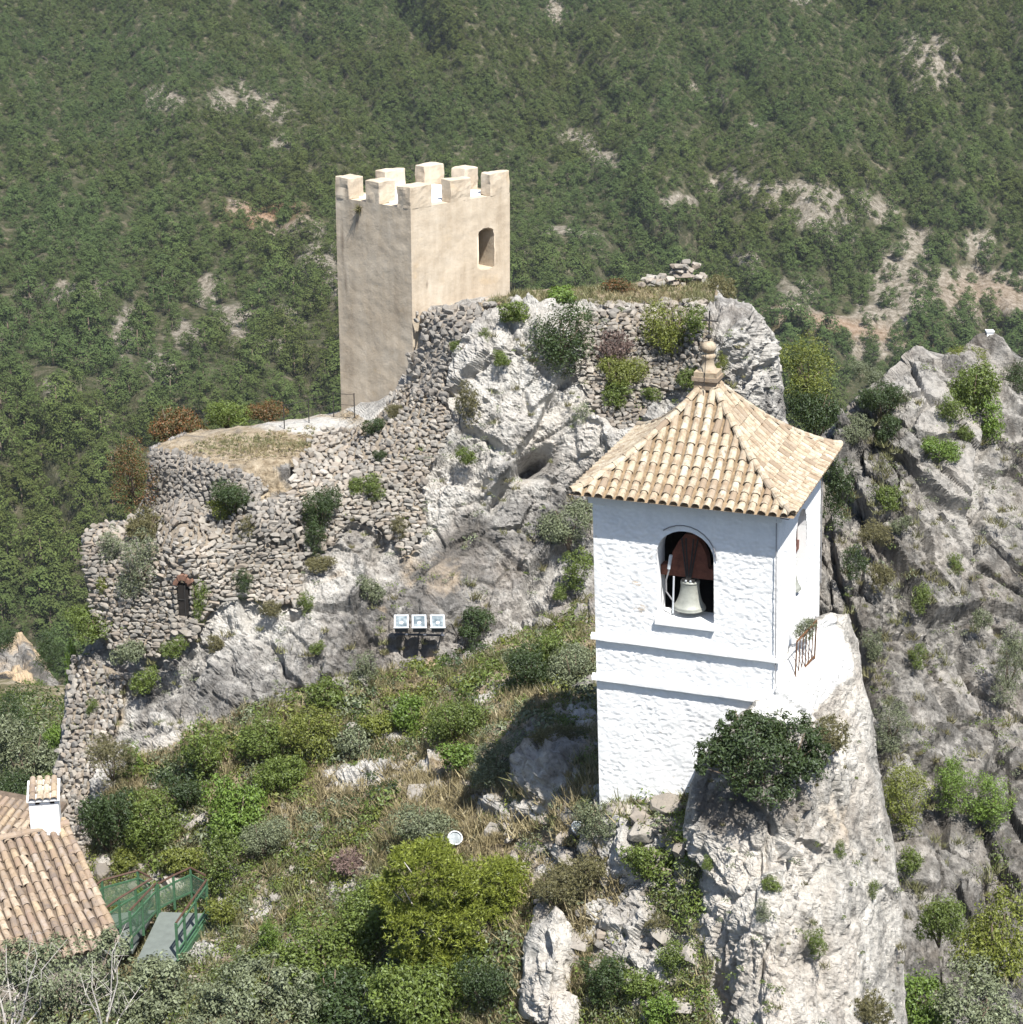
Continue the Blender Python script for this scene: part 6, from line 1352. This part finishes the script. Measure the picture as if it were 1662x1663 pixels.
while v < 1240:
    w = float(crown_px(v)); u = np.arange(-380, 2040, w * .78); u = u + rs.normal(size=len(u)) * w * .28; vv = v + rs.normal(size=len(u)) * w * .16
    if v > 720: u_ok = (u < 420) | (u > 1240)
    else: u_ok = np.ones(len(u), bool)
    pts.append(np.stack([u[u_ok], vv[u_ok]], 1)); v += w * .52
pts = np.concatenate(pts)
br = mountain_bare(pts[:, 0], pts[:, 1]); nz = fbm(np.stack([pts[:, 0] / 45, pts[:, 1] / 32, 0 * pts[:, 0]], 1), 4); nz2 = fbm(np.stack([pts[:, 0] / 160, pts[:, 1] / 110, 0 * pts[:, 0] + 5], 1), 3)
keep = rs.rand(len(pts)) < np.clip(1.12 - .88 * br * (1 + nz * 1.2) - np.clip(nz * 1.3 - .1, 0, .8) * (.2 + br) - .3 * np.clip(nz2 - .1, 0, 1), .08, 1); pts = pts[keep]
Yp = mountain_Y(pts[:, 0], pts[:, 1]); Pp = at(pts[:, 0], pts[:, 1], Yp); sc = crown_px(pts[:, 1]) * Yp / F / dirs(pts[:, 0], pts[:, 1])[1] * .80 * np.clip(rs.lognormal(-.1, .33, len(pts)), .35, 1.7)
sc = sc * (1 - .45 * np.clip(mountain_bare(pts[:, 0], pts[:, 1]), 0, 1)); sh_u = rs.uniform(-380, 2040, 26000); sh_v = rs.uniform(-300, 1150, 26000); sm_ = rs.rand(26000) < np.clip(.10 + .9 * mountain_bare(sh_u, sh_v), 0, 1) * np.clip(26 / crown_px(sh_v) - .55, .12, 1); sh_u, sh_v = sh_u[sm_], sh_v[sm_]
Ys = mountain_Y(sh_u, sh_v); pts = np.concatenate([pts, np.stack([sh_u, sh_v], 1)]); Pp = np.concatenate([Pp, at(sh_u, sh_v, Ys)]); sc = np.concatenate([sc, crown_px(sh_v) * Ys / F * .8 * rs.uniform(.16, .42, len(Ys))])
Pp[:, 2] -= sc * .15
VIS = [(0, 430), (538, 430), (540, 640), (330, 660), (245, 690), (185, 740), (185, 840), (132, 860), (140, 980), (100, 1060), (60, 1050), (30, 1010), (0, 1040)]
vis = np.where(inpoly(pts[:, 0], pts[:, 1], VIS) & (np.arange(len(pts)) < len(pts) - len(Ys)))[0]; vis = vis[np.argsort(-pts[vis, 1] + rs.rand(len(vis)) * 20)][:290]; vs = set(vis.tolist())
crowns = []
for j, i in enumerate(vis):
    e = empty('pine_tree', Pp[i], 'green pine of the near wood on the mountainside left of the castle', 'pine', 'pines of the near wood on the mountainside')
    T = Matrix.Rotation(rs.rand() * 6.28, 4, 'Z') @ Matrix.Diagonal((sc[i], sc[i], sc[i] * rs.uniform(.85, 1.15), 1)); c = link('crown', PINES[j % 7], None, e, T); link('trunk', PTR, None, e, T)
    if j < 7: crowns.append(c)
rem = np.array([i for i in range(len(pts)) if i not in vs])
me = bpy.data.meshes.new('far_pine_forest'); me.vertices.add(len(rem)); me.vertices.foreach_set('co', Pp[rem].astype(np.float32).ravel())
for nm, val in (('tscale', sc[rem]), ('trot', rs.rand(len(rem)) * 6.28)):
    a = me.attributes.new(nm, 'FLOAT', 'POINT'); a.data.foreach_set('value', val.astype(np.float32))
fo = link('far_pine_forest', me); fo['kind'] = 'stuff'; fo['label'] = 'dense pine forest covering the mountainside behind the castle'; fo['category'] = 'forest'
ng = bpy.data.node_groups.new('forest', 'GeometryNodeTree'); ng.interface.new_socket('Geometry', in_out='INPUT', socket_type='NodeSocketGeometry'); ng.interface.new_socket('Geometry', in_out='OUTPUT', socket_type='NodeSocketGeometry')
gi = ng.nodes.new('NodeGroupInput'); go = ng.nodes.new('NodeGroupOutput'); iop = ng.nodes.new('GeometryNodeInstanceOnPoints'); jn = ng.nodes.new('GeometryNodeJoinGeometry')
for c in crowns:
    oi = ng.nodes.new('GeometryNodeObjectInfo'); oi.transform_space = 'ORIGINAL'; oi.inputs['Object'].default_value = c; oi.inputs['As Instance'].default_value = True; ng.links.new(oi.outputs['Geometry'], jn.inputs[0])
m2p = ng.nodes.new('GeometryNodeMeshToPoints'); ng.links.new(gi.outputs[0], m2p.inputs['Mesh']); ng.links.new(m2p.outputs[0], iop.inputs['Points']); ng.links.new(jn.outputs[0], iop.inputs['Instance']); iop.inputs['Pick Instance'].default_value = True
def named(n):
    a = ng.nodes.new('GeometryNodeInputNamedAttribute'); a.data_type = 'FLOAT'; a.inputs['Name'].default_value = n; return a.outputs['Attribute']
cx_ = ng.nodes.new('ShaderNodeCombineXYZ'); ng.links.new(named('trot'), cx_.inputs[2]); e2r = ng.nodes.new('FunctionNodeEulerToRotation'); ng.links.new(cx_.outputs[0], e2r.inputs[0]); ng.links.new(e2r.outputs[0], iop.inputs['Rotation']); ng.links.new(named('tscale'), iop.inputs['Scale'])
ng.links.new(iop.outputs[0], go.inputs[0]); md = fo.modifiers.new('forest', 'NODES'); md.node_group = ng

# ------------------------------------------------------------------ air
mo = bpy.data.objects['mountain']; co = np.empty(len(mo.data.vertices) * 3, np.float32); mo.data.vertices.foreach_get('co', co); co = co.reshape(-1, 3)
lo = co.min(0) - np.array([40, 0, 3]); hi = co.max(0) + np.array([40, 60, 0]); lo[1] = -30; hi[2] = max(hi[2] + 25, ZC + 8)
b = MB(); b.box(lo, (hi[0] - lo[0], 0, 0), (0, hi[1] - lo[1], 0), (0, 0, hi[2] - lo[2]))
t_ = NT('haze'); pv_ = t_.n('ShaderNodeVolumePrincipled'); pv_.inputs['Density'].default_value = .00006; pv_.inputs['Color'].default_value = (.80, .88, 1., 1); pv_.inputs['Anisotropy'].default_value = .0; t_.l(pv_.outputs[0], t_.out.inputs['Volume'])
hz_ = b.build('haze', t_.m); hz_['kind'] = 'stuff'
